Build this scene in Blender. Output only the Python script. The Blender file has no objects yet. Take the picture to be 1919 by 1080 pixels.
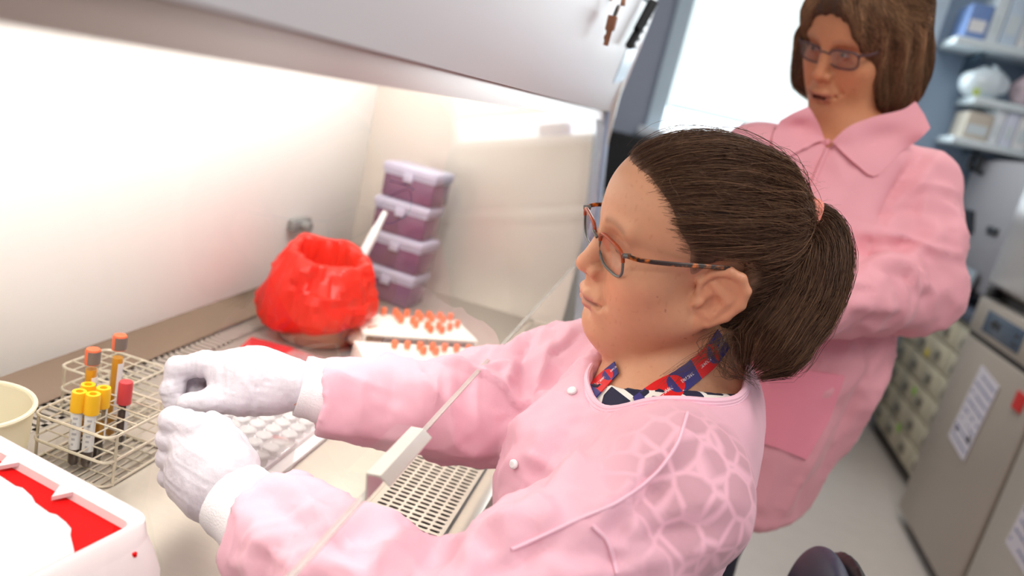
import bpy, bmesh, math, random
import numpy as np
from mathutils import Vector, Matrix

# ---------------------------------------------------------------- camera
scene = bpy.context.scene
col = scene.collection
rng = np.random.default_rng(7)
random.seed(7)

IMG_W, IMG_H = 1919.0, 1080.0
CX, CY = 959.5, 540.0
F_PX = 1430.79
VY = np.array([1300.0 - CX, 252.0 - CY, F_PX]); VY /= np.linalg.norm(VY)
VD = np.array([-350.0 - CX, 6100.0 - CY, F_PX]); VD /= np.linalg.norm(VD)
VZ = -VD
VX = np.cross(VY, VZ)
RC = np.stack([VX, VY, VZ])            # camera (right, down, forward) -> world
CAM = np.array([0.0, 0.0, 1.32])


def at(x, y, d):
    """world point seen at photo pixel (x, y) at a depth of d metres"""
    return CAM + RC @ (np.array([x - CX, y - CY, F_PX]) / F_PX) * d


cam_data = bpy.data.cameras.new('camera')
cam = bpy.data.objects.new('camera', cam_data)
col.objects.link(cam)
right, down, fwd = RC[:, 0], RC[:, 1], RC[:, 2]
m3 = np.stack([right, -down, -fwd], 1)
M4 = Matrix.Identity(4)
for i in range(3):
    for j in range(3):
        M4[i][j] = float(m3[i, j])
    M4[i][3] = float(CAM[i])
cam.matrix_world = M4
cam_data.sensor_width = 36.0
cam_data.lens = F_PX / IMG_W * 36.0
cam_data.clip_start = 0.02
cam_data.dof.use_dof = True
cam_data.dof.focus_distance = 0.80
cam_data.dof.aperture_fstop = 2.9
scene.camera = cam

# ---------------------------------------------------------------- world, lamps, exposure
world = bpy.data.worlds.new('world')
scene.world = world
world.use_nodes = True
world.node_tree.nodes['Background'].inputs[0].default_value = (0.85, 0.93, 1.0, 1)
world.node_tree.nodes['Background'].inputs[1].default_value = 0.6


def area(name, loc, size, power, color=(1, 1, 1), direction=(0, 0, -1)):
    l = bpy.data.lights.new(name, 'AREA')
    l.shape = 'RECTANGLE'
    l.size, l.size_y = size
    l.energy = power
    l.color = color
    o = bpy.data.objects.new(name, l)
    o.location = loc
    o.rotation_euler = Vector(direction).to_track_quat('-Z', 'Y').to_euler()
    col.objects.link(o)
    return o


area('ceiling_lamp', (0.75, 0.35, 2.62), (0.6, 1.2), 14, (1.0, 0.95, 0.9))
area('ceiling_lamp', (0.75, 2.6, 2.62), (0.6, 1.2), 12, (1.0, 0.96, 0.92))
area('ceiling_lamp', (0.2, -0.9, 2.62), (1.2, 0.6), 11.5, (1.0, 0.95, 0.9))
area('cabinet_lamp', (-0.42, 0.80, 1.58), (0.14, 2.0), 9.5, (1.0, 0.975, 0.95)).rotation_euler = (0, 0.85, 0)
area('window_daylight', (0.40, 4.40, 1.95), (1.1, 1.0), 12, (0.86, 0.95, 1.0), (0, -1, -0.25))

scene.view_settings.view_transform = 'Standard'
scene.view_settings.look = 'None'
scene.view_settings.gamma = 1.0
scene.view_settings.use_curve_mapping = False
scene.view_settings.exposure = 0.62
scene.cycles.max_bounces = 10
scene.cycles.transparent_max_bounces = 24
scene.cycles.caustics_reflective = False
scene.cycles.caustics_refractive = False
scene.cycles.sample_clamp_indirect = 4.0


# ---------------------------------------------------------------- materials
def srgb(r, g, b):
    f = lambda c: (c / 255 / 12.92) if c / 255 <= 0.04045 else ((c / 255 + 0.055) / 1.055) ** 2.4
    return (f(r), f(g), f(b))


def M(name, color, rough=0.5, metal=0.0, var=0.06, scale=30.0, bump=0.0, bscale=None, sss=0.0, coat=0.0,
      emit=None, estr=1.0, spec=0.5, attr=None, sheen=0.0, stretch=None, trans=0.0):
    m = bpy.data.materials.new(name)
    m.use_nodes = True
    nt = m.node_tree
    b = nt.nodes['Principled BSDF']
    tc = nt.nodes.new('ShaderNodeTexCoord')
    src = tc.outputs['Object']
    if stretch:
        mp = nt.nodes.new('ShaderNodeMapping')
        mp.inputs['Scale'].default_value = stretch
        nt.links.new(src, mp.inputs[0])
        src = mp.outputs[0]
    n = nt.nodes.new('ShaderNodeTexNoise')
    n.inputs['Scale'].default_value = scale
    n.inputs['Detail'].default_value = 4
    nt.links.new(src, n.inputs['Vector'])
    mix = nt.nodes.new('ShaderNodeMixRGB')
    mix.blend_type = 'MULTIPLY'
    mix.inputs[0].default_value = 1.0
    if attr:
        a = nt.nodes.new('ShaderNodeAttribute')
        a.attribute_name = attr
        nt.links.new(a.outputs['Color'], mix.inputs[1])
    else:
        mix.inputs[1].default_value = (*color, 1)
    ramp = nt.nodes.new('ShaderNodeMapRange')
    ramp.inputs['To Min'].default_value = 1 - var
    ramp.inputs['To Max'].default_value = 1 + var
    nt.links.new(n.outputs['Fac'], ramp.inputs['Value'])
    nt.links.new(ramp.outputs[0], mix.inputs[2])
    nt.links.new(mix.outputs[0], b.inputs['Base Color'])
    b.inputs['Roughness'].default_value = rough
    b.inputs['Metallic'].default_value = metal
    b.inputs['Specular IOR Level'].default_value = spec
    if sss:
        b.inputs['Subsurface Weight'].default_value = sss
        b.inputs['Subsurface Radius'].default_value = (1.0, 0.35, 0.18)
        b.inputs['Subsurface Scale'].default_value = 0.006
    if coat:
        b.inputs['Coat Weight'].default_value = coat
        b.inputs['Coat Roughness'].default_value = 0.1
    if sheen:
        b.inputs['Sheen Weight'].default_value = sheen
        b.inputs['Sheen Roughness'].default_value = 0.4
    if emit:
        b.inputs['Emission Color'].default_value = (*emit, 1)
        b.inputs['Emission Strength'].default_value = estr
    if bump:
        n2 = nt.nodes.new('ShaderNodeTexNoise')
        n2.inputs['Scale'].default_value = bscale or scale * 4
        n2.inputs['Detail'].default_value = 3
        nt.links.new(src, n2.inputs['Vector'])
        bp = nt.nodes.new('ShaderNodeBump')
        bp.inputs['Strength'].default_value = bump
        bp.inputs['Distance'].default_value = 0.002
        nt.links.new(n2.outputs['Fac'], bp.inputs['Height'])
        nt.links.new(bp.outputs[0], b.inputs['Normal'])
    if trans:
        tl = nt.nodes.new('ShaderNodeBsdfTranslucent')
        nt.links.new(mix.outputs[0], tl.inputs[0])
        ms = nt.nodes.new('ShaderNodeMixShader')
        ms.inputs[0].default_value = trans
        nt.links.new(b.outputs[0], ms.inputs[1])
        nt.links.new(tl.outputs[0], ms.inputs[2])
        nt.links.new(ms.outputs[0], nt.nodes['Material Output'].inputs[0])
    m['p'] = b.name
    return m


def clear(name, tint=(1, 1, 1), ior=1.5, haze=0.0, rough=0.02, gain=1.0, haze_col=(0.9, 0.9, 0.9)):
    """thin clear sheet: straight transmission plus Fresnel reflection on outward faces"""
    m = bpy.data.materials.new(name)
    m.use_nodes = True
    nt = m.node_tree
    nt.nodes.remove(nt.nodes['Principled BSDF'])
    out = nt.nodes['Material Output']
    t = nt.nodes.new('ShaderNodeBsdfTransparent'); t.inputs[0].default_value = (*tint, 1)
    base = t.outputs[0]
    if haze:
        d = nt.nodes.new('ShaderNodeBsdfDiffuse'); d.inputs[0].default_value = (*haze_col, 1)
        mh = nt.nodes.new('ShaderNodeMixShader')
        nz = nt.nodes.new('ShaderNodeTexNoise'); nz.inputs['Scale'].default_value = 40
        mr = nt.nodes.new('ShaderNodeMapRange')
        mr.inputs['To Min'].default_value = haze * 0.8
        mr.inputs['To Max'].default_value = haze * 1.2
        nt.links.new(nz.outputs['Fac'], mr.inputs['Value'])
        nt.links.new(mr.outputs[0], mh.inputs[0])
        nt.links.new(base, mh.inputs[1]); nt.links.new(d.outputs[0], mh.inputs[2])
        base = mh.outputs[0]
    g = nt.nodes.new('ShaderNodeBsdfGlossy'); g.inputs['Roughness'].default_value = rough
    fr = nt.nodes.new('ShaderNodeFresnel'); fr.inputs[0].default_value = ior
    ge = nt.nodes.new('ShaderNodeNewGeometry')
    inv = nt.nodes.new('ShaderNodeMath'); inv.operation = 'SUBTRACT'; inv.inputs[0].default_value = 1.0
    nt.links.new(ge.outputs['Backfacing'], inv.inputs[1])
    mu = nt.nodes.new('ShaderNodeMath'); mu.operation = 'MULTIPLY'
    nt.links.new(fr.outputs[0], mu.inputs[0]); nt.links.new(inv.outputs[0], mu.inputs[1])
    mg = nt.nodes.new('ShaderNodeMath'); mg.operation = 'MULTIPLY'; mg.inputs[1].default_value = gain
    mg.use_clamp = True
    nt.links.new(mu.outputs[0], mg.inputs[0])
    ms = nt.nodes.new('ShaderNodeMixShader')
    nt.links.new(mg.outputs[0], ms.inputs[0]); nt.links.new(base, ms.inputs[1]); nt.links.new(g.outputs[0], ms.inputs[2])
    nt.links.new(ms.outputs[0], out.inputs[0])
    return m


# ---------------------------------------------------------------- geometry helpers
class MB:
    """collects faces for ONE mesh object"""
    def __init__(s):
        s.v = []; s.f = []; s.smooth = True

    def add(s, v, f):
        o = len(s.v)
        s.v += [tuple(map(float, p)) for p in v]
        s.f += [tuple(i + o for i in q) for q in f]
        return s

    def box(s, lo, hi, bev=0.0, seg=2, rot=None, c=None):
        bm = bmesh.new()
        bmesh.ops.create_cube(bm, size=1.0)
        lo = np.array(lo, float); hi = np.array(hi, float)
        for v in bm.verts:
            v.co = Vector([(lo[i] + hi[i]) / 2 + v.co[i] * (hi[i] - lo[i]) for i in range(3)])
        if bev:
            bmesh.ops.bevel(bm, geom=list(bm.edges), offset=bev, segments=seg, affect='EDGES', profile=0.5)
        bm.verts.index_update()
        vs = [np.array(v.co) for v in bm.verts]
        if rot is not None:
            c = np.array(c if c is not None else (lo + hi) / 2, float)
            vs = [c + rot @ (p - c) for p in vs]
        s.add(vs, [[v.index for v in f.verts] for f in bm.faces])
        bm.free()
        return s

    def tube(s, pts, r, seg=8, cap=True, closed=False):
        pts = [np.array(p, float) for p in pts]
        n = len(pts)
        rr = [r] * n if np.isscalar(r) else list(r)
        rings = []
        up = None
        for i in range(n):
            if closed:
                t = pts[(i + 1) % n] - pts[i - 1]
            else:
                t = pts[min(i + 1, n - 1)] - pts[max(i - 1, 0)]
            t = t / (np.linalg.norm(t) + 1e-12)
            if up is None:
                a = np.array([0, 0, 1.0]) if abs(t[2]) < 0.9 else np.array([1.0, 0, 0])
                up = np.cross(t, a)
            up = up - t * np.dot(up, t)
            up /= np.linalg.norm(up) + 1e-12
            w = np.cross(t, up)
            rings.append([pts[i] + rr[i] * (math.cos(2 * math.pi * k / seg) * up + math.sin(2 * math.pi * k / seg) * w)
                          for k in range(seg)])
        v = [p for ring in rings for p in ring]
        f = []
        for i in range(n if closed else n - 1):
            for k in range(seg):
                j = (i + 1) % n
                f.append((i * seg + k, i * seg + (k + 1) % seg, j * seg + (k + 1) % seg, j * seg + k))
        if cap and not closed:
            f.append(tuple(reversed(range(seg))))
            f.append(tuple((n - 1) * seg + k for k in range(seg)))
        return s.add(v, f)

    def lathe(s, prof, seg=24, c=(0, 0, 0), cap=False):
        """profile of (r, z) turned about z"""
        v = []; f = []
        for (r, z) in prof:
            for k in range(seg):
                a = 2 * math.pi * k / seg
                v.append((c[0] + r * math.cos(a), c[1] + r * math.sin(a), c[2] + z))
        for i in range(len(prof) - 1):
            for k in range(seg):
                f.append((i * seg + k, i * seg + (k + 1) % seg, (i + 1) * seg + (k + 1) % seg, (i + 1) * seg + k))
        if cap:
            f.append(tuple(reversed(range(seg))))
            f.append(tuple((len(prof) - 1) * seg + k for k in range(seg)))
        return s.add(v, f)

    def prism(s, poly, d):
        """closed 3D polygon pushed along vector d"""
        p = [np.array(q, float) for q in poly]
        d = np.array(d, float)
        n = len(p)
        v = p + [q + d for q in p]
        f = [tuple(reversed(range(n))), tuple(range(n, 2 * n))]
        for i in range(n):
            f.append((i, (i + 1) % n, n + (i + 1) % n, n + i))
        return s.add(v, f)

    def grid(s, P, thick=None):
        """P: (nu, nv, 3) sheet; thick gives it a second side"""
        P = np.array(P, float)
        nu, nv = P.shape[:2]
        idx = lambda i, j: i * nv + j
        f = [(idx(i, j), idx(i + 1, j), idx(i + 1, j + 1), idx(i, j + 1)) for i in range(nu - 1) for j in range(nv - 1)]
        if not thick:
            return s.add(P.reshape(-1, 3), f)
        du = np.gradient(P, axis=0); dv = np.gradient(P, axis=1)
        n = np.cross(du, dv); n /= np.linalg.norm(n, axis=2, keepdims=True) + 1e-12
        Q = P - n * thick
        N = nu * nv
        f2 = [tuple(N + i for i in reversed(q)) for q in f]
        rim = []
        b = [idx(0, j) for j in range(nv)] + [idx(i, nv - 1) for i in range(1, nu)] + \
            [idx(nu - 1, j) for j in range(nv - 2, -1, -1)] + [idx(i, 0) for i in range(nu - 2, 0, -1)]
        for i in range(len(b)):
            a_, c_ = b[i], b[(i + 1) % len(b)]
            rim.append((a_, c_, c_ + N, a_ + N))
        return s.add(np.concatenate([P.reshape(-1, 3), Q.reshape(-1, 3)]), f + f2 + rim)

    def move(s, R=None, t=(0, 0, 0)):
        V = np.array(s.v)
        if R is not None:
            V = V @ np.array(R).T
        V = V + np.array(t)
        s.v = [tuple(p) for p in V]
        return s


WORLD = {}


def mesh(name, mb, mat, flat=False, fix=True):
    me = bpy.data.meshes.new(name)
    me.from_pydata(mb.v, [], mb.f)
    if fix:
        bm = bmesh.new(); bm.from_mesh(me)
        bmesh.ops.recalc_face_normals(bm, faces=bm.faces)
        bm.to_mesh(me); bm.free()
    if mat:
        me.materials.append(mat)
    if not flat:
        try:
            me.shade_smooth()
            me.set_sharp_from_angle(angle=math.radians(38))
        except Exception:
            pass
    return me


def obj(name, mb, mat, parent=None, label=None, flat=False, kind=None, fix=True):
    """one mesh object; vertices are given in world space and stored relative to the root's location"""
    me = mb if isinstance(mb, bpy.types.Mesh) else mesh(name, mb, mat, flat, fix)
    o = bpy.data.objects.new(name, me)
    col.objects.link(o)
    if parent is not None:
        root = parent
        while root.parent:
            root = root.parent
        o.parent = parent
        if not isinstance(mb, bpy.types.Mesh):
            me.transform(Matrix.Translation(-Vector(root.location)))
    if label:
        o['label'] = label
    if kind:
        o['kind'] = kind
    return o


def thing(name, label, cat, loc=(0, 0, 0), group=None, rz=0.0):
    o = bpy.data.objects.new(name, None)
    o.empty_display_size = 0.05
    col.objects.link(o)
    o.location = [float(c) for c in loc]
    o.rotation_euler = (0, 0, rz)
    o['label'] = label
    o['category'] = cat
    if group:
        o['group'] = group
    return o


def tag(o, label, cat, group=None):
    o['label'] = label; o['category'] = cat
    if group:
        o['group'] = group
    return o


def struct(name, mb, mat, flat=True, parent=None):
    o = obj(name, mb, mat, parent, flat=flat)
    if parent is None:
        o['kind'] = 'structure'
    return o


def dup(root, loc, label, rz=None):
    r = root.copy(); col.objects.link(r)
    r.location = [float(c) for c in loc]
    if rz is not None:
        r.rotation_euler = (0, 0, rz)
    r['label'] = label
    for ch in list(root.children):
        c = ch.copy(); col.objects.link(c); c.parent = r
        for g in ch.children:
            d = g.copy(); col.objects.link(d); d.parent = c
    return r


def rotz(a):
    return np.array([[math.cos(a), -math.sin(a), 0], [math.sin(a), math.cos(a), 0], [0, 0, 1.0]])


def catmull(pts, n):
    P = np.array(pts, float)
    P = np.vstack([2 * P[0] - P[1], P, 2 * P[-1] - P[-2]])
    out = []
    m = len(P) - 3
    for u in np.linspace(0, m - 1e-6, n):
        i = int(u); t = u - i
        p0, p1, p2, p3 = P[i:i + 4]
        out.append(0.5 * ((2 * p1) + (-p0 + p2) * t + (2 * p0 - 5 * p1 + 4 * p2 - p3) * t * t + (-p0 + 3 * p1 - 3 * p2 + p3) * t ** 3))
    return np.array(out)


# ---------------------------------------------------------------- numpy noise and signed-distance modelling
def _hash(i, j, k):
    h = (i * 374761393 + j * 668265263 + k * 2147483647 + 1274126177) & 0xffffffff
    h = ((h ^ (h >> 13)) * 1274126177) & 0xffffffff
    return ((h ^ (h >> 16)) & 0xffff) / 32767.5 - 1.0


def noise3(P):
    P = np.asarray(P, float)
    I = np.floor(P).astype(np.int64); f = P - I
    u = f * f * (3 - 2 * f)
    r = 0
    for dx in (0, 1):
        wx = u[:, 0] if dx else 1 - u[:, 0]
        for dy in (0, 1):
            wy = u[:, 1] if dy else 1 - u[:, 1]
            for dz in (0, 1):
                wz = u[:, 2] if dz else 1 - u[:, 2]
                r = r + wx * wy * wz * _hash(I[:, 0] + dx, I[:, 1] + dy, I[:, 2] + dz)
    return r


def ridged(P):
    return 1 - np.abs(noise3(P)) * 2.0


def axis(lo, hi, dlo, dhi, fine, coarse):
    a = np.arange(lo, dlo, coarse)
    b = np.arange(dlo, dhi, fine)
    c = np.arange(dhi, hi + coarse, coarse)
    return np.concatenate([a, b, c])


def ell(c, r, R=None):
    c = np.array(c, float); r = np.array(r, float)
    ext = r if R is None else np.sqrt(((np.array(R) * r[:, None]) ** 2).sum(0))

    def fn(x, y, z):
        x = x - c[0]; y = y - c[1]; z = z - c[2]
        if R is not None:
            x, y, z = (R[0][0] * x + R[0][1] * y + R[0][2] * z, R[1][0] * x + R[1][1] * y + R[1][2] * z,
                       R[2][0] * x + R[2][1] * y + R[2][2] * z)
        k0 = np.sqrt((x / r[0]) ** 2 + (y / r[1]) ** 2 + (z / r[2]) ** 2)
        k1 = np.sqrt((x / r[0] ** 2) ** 2 + (y / r[1] ** 2) ** 2 + (z / r[2] ** 2) ** 2) + 1e-9
        return k0 * (k0 - 1) / k1
    return fn, c - ext, c + ext


def cap(a, b, r1, r2=None):
    a = np.array(a, float); b = np.array(b, float)
    r2 = r1 if r2 is None else r2
    ba = b - a; L = float(ba @ ba) + 1e-12

    def fn(x, y, z):
        x = x - a[0]; y = y - a[1]; z = z - a[2]
        t = np.clip((x * ba[0] + y * ba[1] + z * ba[2]) / L, 0, 1)
        return np.sqrt((x - t * ba[0]) ** 2 + (y - t * ba[1]) ** 2 + (z - t * ba[2]) ** 2) - (r1 + (r2 - r1) * t)
    m = max(r1, r2)
    return fn, np.minimum(a, b) - m, np.maximum(a, b) + m


class Field:
    def __init__(s, X, Y, Z, margin=0.02):
        s.X, s.Y, s.Z = [np.asarray(a, np.float32) for a in (X, Y, Z)]
        s.d = np.full((len(X), len(Y), len(Z)), 0.5, np.float32)
        s.m = margin

    def _sl(s, lo, hi):
        o = []
        for a, l, h in zip((s.X, s.Y, s.Z), lo, hi):
            i = max(0, int(np.searchsorted(a, l)) - 1); j = min(len(a), int(np.searchsorted(a, h)) + 1)
            o.append(slice(i, max(i, j)))
        return tuple(o)

    def _do(s, prim, k, mode):
        fn, lo, hi = prim
        m = max(k * 1.2, s.m)
        sl = s._sl(lo - m, hi + m)
        if any(q.stop <= q.start for q in sl):
            return s
        v = fn(s.X[sl[0]][:, None, None], s.Y[sl[1]][None, :, None], s.Z[sl[2]][None, None, :]).astype(np.float32)
        a = s.d[sl]
        if mode == 'u':
            if k > 0:
                h = np.maximum(k - np.abs(a - v), 0) / k
                s.d[sl] = np.minimum(a, v) - h * h * k * 0.25
            else:
                s.d[sl] = np.minimum(a, v)
        else:
            v = -v
            if k > 0:
                h = np.maximum(k - np.abs(a - v), 0) / k
                s.d[sl] = np.maximum(a, v) + h * h * k * 0.25
            else:
                s.d[sl] = np.maximum(a, v)
        return s

    def u(s, prim, k=0.0):
        return s._do(prim, k, 'u')

    def sub(s, prim, k=0.0):
        return s._do(prim, k, 's')

    def chain(s, pts, rad, k=0.0):
        for i in range(len(pts) - 1):
            s.u(cap(pts[i], pts[i + 1], rad[i], rad[i + 1]), k)
        return s

    def keep(s, fn, k):
        """smooth intersection with fn(x,y,z) < 0 over the whole grid"""
        v = fn(s.X[:, None, None], s.Y[None, :, None], s.Z[None, None, :]).astype(np.float32)
        h = np.maximum(k - np.abs(s.d - v), 0) / k
        s.d = np.maximum(s.d, v) + h * h * k * 0.25
        return s

    def mesh(s, smooth=1):
        d = s.d
        sg = d < 0
        cnt = np.zeros(tuple(n - 1 for n in d.shape), np.uint8)
        for dx in (0, 1):
            for dy in (0, 1):
                for dz in (0, 1):
                    cnt += sg[dx:d.shape[0] - 1 + dx, dy:d.shape[1] - 1 + dy, dz:d.shape[2] - 1 + dz]
        act = (cnt > 0) & (cnt < 8)
        idx = np.argwhere(act)
        vid = np.full(act.shape, -1, np.int32)
        vid[act] = np.arange(len(idx))
        acc = np.zeros((len(idx), 3)); num = np.zeros(len(idx))
        axs = (s.X, s.Y, s.Z)
        for ax in range(3):
            o = [a for a in range(3) if a != ax]
            for p in (0, 1):
                for q in (0, 1):
                    a = idx.copy(); a[:, o[0]] += p; a[:, o[1]] += q
                    b = a.copy(); b[:, ax] += 1
                    da = d[a[:, 0], a[:, 1], a[:, 2]]; db = d[b[:, 0], b[:, 1], b[:, 2]]
                    mk = (da < 0) != (db < 0)
                    t = np.where(mk, da / np.where(mk, da - db, 1), 0)
                    pos = np.stack([axs[i][a[:, i]] for i in range(3)], 1).astype(float)
                    pos[:, ax] += t * (axs[ax][b[:, ax]] - axs[ax][a[:, ax]])
                    acc[mk] += pos[mk]; num[mk] += 1
        V = acc / num[:, None]
        faces = []
        for ax in range(3):
            u, w = (ax + 1) % 3, (ax + 2) % 3
            lo = [slice(None)] * 3; hi = [slice(None)] * 3
            lo[ax] = slice(0, -1); hi[ax] = slice(1, None)
            s0 = sg[tuple(lo)]; s1 = sg[tuple(hi)]
            e = np.argwhere(s0 != s1)
            ok = (e[:, u] > 0) & (e[:, w] > 0) & (e[:, u] < d.shape[u] - 1) & (e[:, w] < d.shape[w] - 1)
            e = e[ok]
            ins = sg[e[:, 0], e[:, 1], e[:, 2]]
            q = []
            for (du, dw) in ((-1, -1), (0, -1), (0, 0), (-1, 0)):
                c = e.copy(); c[:, u] += du; c[:, w] += dw
                q.append(vid[c[:, 0], c[:, 1], c[:, 2]])
            q = np.stack(q, 1)
            q[~ins] = q[~ins][:, ::-1]
            faces.append(q)
        Fq = np.concatenate(faces)
        Fq = Fq[(Fq >= 0).all(1)]
        for _ in range(smooth):
            V = laplace(V, Fq, 0.5)
        return V, Fq


def laplace(V, Fq, w):
    a = Fq.ravel(); b = np.roll(Fq, -1, 1).ravel()
    n = np.bincount(a, minlength=len(V)) + np.bincount(b, minlength=len(V))
    S = np.stack([np.bincount(a, V[b, i], len(V)) + np.bincount(b, V[a, i], len(V)) for i in range(3)], 1)
    return V * (1 - w) + w * S / np.maximum(n, 1)[:, None]


def normals(V, Fq):
    n = np.cross(V[Fq[:, 2]] - V[Fq[:, 0]], V[Fq[:, 3]] - V[Fq[:, 1]])
    N = np.stack([sum(np.bincount(Fq[:, c], n[:, i], len(V)) for c in range(4)) for i in range(3)], 1)
    return N / (np.linalg.norm(N, axis=1, keepdims=True) + 1e-12)


def qmesh(name, V, Fq, mat, colors=None):
    me = bpy.data.meshes.new(name)
    me.vertices.add(len(V))
    me.vertices.foreach_set('co', np.asarray(V, np.float32).ravel())
    k = Fq.shape[1]
    me.loops.add(len(Fq) * k)
    me.loops.foreach_set('vertex_index', Fq.astype(np.int32).ravel())
    me.polygons.add(len(Fq))
    me.polygons.foreach_set('loop_start', np.arange(0, len(Fq) * k, k, dtype=np.int32))
    me.polygons.foreach_set('use_smooth', np.ones(len(Fq), bool))
    me.update(calc_edges=True)
    me.validate()
    if colors is not None:
        at_ = me.color_attributes.new('Col', 'FLOAT_COLOR', 'POINT')
        c4 = np.ones((len(V), 4), np.float32); c4[:, :3] = colors
        at_.data.foreach_set('color', c4.ravel())
    if mat:
        me.materials.append(mat)
    return me


def qobj(name, V, Fq, mat, parent, colors=None, label=None):
    root = parent
    while root.parent:
        root = root.parent
    me = qmesh(name, np.asarray(V) - np.array(root.location), Fq, mat, colors)
    o = bpy.data.objects.new(name, me)
    col.objects.link(o)
    o.parent = parent
    if label:
        o['label'] = label
    return o


def ss(e0, e1, x):
    t = np.clip((x - e0) / (e1 - e0), 0, 1)
    return t * t * (3 - 2 * t)
# ---------------------------------------------------------------- room
ZS = 0.78                                    # height of the cabinet's work surface
m_wall = M('wall_paint', srgb(170, 176, 190), 0.7, var=0.03, scale=6, bump=0.05)
m_wall_blue = M('wall_paint_blue', srgb(150, 172, 196), 0.7, var=0.03, scale=6, bump=0.05)
m_wall_low = M('wall_paint_beige', srgb(205, 200, 190), 0.7, var=0.03, scale=6)
m_ceil = M('ceiling_paint', srgb(235, 235, 232), 0.8, var=0.02)
m_floor = M('floor_vinyl', srgb(188, 178, 170), 0.32, var=0.08, scale=14)
m_trim = M('window_paint', srgb(205, 222, 232), 0.4, var=0.02)
m_white = M('white_plastic', srgb(236, 236, 236), 0.4, var=0.02)
m_black = M('black_plastic', srgb(22, 22, 24), 0.4, var=0.1)

struct('floor', MB().box((-1.1, -1.6, -0.1), (2.05, 4.6, 0)), m_floor)
struct('ceiling', MB().box((-1.1, -1.6, 2.7), (2.05, 4.6, 2.8)), m_ceil)
struct('wall_left', MB().box((-1.1, -1.6, 0), (-1.0, 4.6, 2.7)), m_wall)
struct('wall_right', MB().box((1.95, -1.6, 0), (2.05, 4.6, 2.7)), m_wall)
struct('wall_near', MB().box((-1.1, -1.7, 0), (2.05, -1.6, 2.7)), m_wall)
WX0, WX1, WZ0, WZ1 = -0.20, 0.98, 1.30, 2.35
struct('wall_far', MB().box((-1.1, 4.5, 0), (WX0, 4.6, 2.7)).box((WX0, 4.5, WZ1), (WX1, 4.6, 2.7)), m_wall)
struct('wall_far_blue', MB().box((WX1, 4.5, 0), (2.05, 4.6, 2.7)), m_wall_blue)
struct('wall_far_low', MB().box((WX0, 4.5, 0), (WX1, 4.6, WZ0)), m_wall_low)
struct('baseboard_right', MB().box((1.93, -1.6, 0), (1.95, 4.5, 0.1)), m_black)

w = obj('window_1', MB().box((WX0 - 0.07, 4.46, WZ0), (WX0 + 0.015, 4.54, WZ1)).box((WX1 - 0.015, 4.46, WZ0), (WX1 + 0.07, 4.54, WZ1))
        .box((WX0 - 0.07, 4.46, WZ1 - 0.02), (WX1 + 0.07, 4.54, WZ1 + 0.06)), m_trim, flat=True)
w['kind'] = 'structure'
m_pane = bpy.data.materials.new('window_daylight'); m_pane.use_nodes = True
b = m_pane.node_tree.nodes['Principled BSDF']
b.inputs['Base Color'].default_value = (0.8, 0.85, 0.9, 1)
b.inputs['Emission Color'].default_value = (0.93, 0.98, 1.0, 1)
b.inputs['Emission Strength'].default_value = 1.25
obj('pane', MB().box((WX0, 4.56, WZ0), (WX1, 4.57, WZ1)), m_pane, w)
m_blind = M('blind_fabric', srgb(236, 244, 244), 0.9, var=0.02, emit=(0.80, 0.92, 0.91), estr=0.60)  # daylight coming through the fabric is put in as a faint glow
nt = m_blind.node_tree
obj('roller_blind', MB().box((WX0 + 0.015, 4.500, 1.445), (WX1 - 0.015, 4.503, WZ1 - 0.03)), m_blind, w)
obj('blind_bar', MB().box((WX0 + 0.02, 4.492, 1.432), (WX1 - 0.02, 4.506, 1.446), 0.003), M('blind_bar', srgb(112, 130, 124), 0.5), w)
obj('window_sill', MB().box((WX0 - 0.1, 4.36, WZ0 - 0.045), (WX1 + 0.1, 4.5, WZ0), 0.006), M('sill_white', srgb(236, 240, 244), 0.35, emit=None), w)

# blue box on the sill, paper strip below it
bx = thing('glove_box', 'small blue and white cardboard box on the window sill', 'box', (0.36, 4.43, 1.3015))
obj('carton', MB().box((0.27, 4.39, 1.3015), (0.45, 4.47, 1.37), 0.003), M('carton_blue', srgb(70, 120, 210), 0.6), bx)
obj('opening', MB().box((0.31, 4.41, 1.369), (0.41, 4.45, 1.373)), m_white, bx)
tag(obj('paper_strip', MB().box((0.10, 4.494, 1.06), (0.16, 4.4985, 1.25)), M('paper_cream', srgb(240, 236, 222), 0.8), flat=True),
    'cream paper strip hanging on the wall below the window sill', 'paper')

# bench and monitor at the far wall
bn = thing('lab_bench', 'pale lab bench along the far wall under the window', 'bench', (0.2, 4.2, 0))
obj('worktop', MB().box((-0.95, 3.98, 0.86), (1.1, 4.49, 0.9), 0.004), M('bench_top', srgb(190, 184, 172), 0.4), bn)
for k in range(4):
    obj('door', MB().box((-0.93 + k * 0.5, 3.99, 0.12), (-0.45 + k * 0.5, 4.02, 0.84), 0.004), M('bench_door', srgb(206, 200, 190), 0.5) if k == 0 else bpy.data.materials['bench_door'], bn)
obj('carcass', MB().box((-0.94, 4.02, 0.0), (1.08, 4.48, 0.86)), bpy.data.materials['bench_door'], bn)
mo = thing('monitor', 'black monitor on the far bench, mostly behind the seated head', 'monitor', (-0.30, 4.25, 0.9))
obj('screen', MB().box((-0.47, 4.2, 0.93), (-0.06, 4.235, 1.245), 0.006), m_black, mo)
obj('bezel', MB().box((-0.455, 4.197, 0.95), (-0.075, 4.2, 1.23)), M('screen_glass', srgb(30, 30, 34), 0.15), mo)
obj('stand', MB().box((-0.3, 4.24, 0.9), (-0.24, 4.26, 1.1)).box((-0.38, 4.2, 0.9), (-0.16, 4.34, 0.912), 0.004), m_black, mo)

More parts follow.
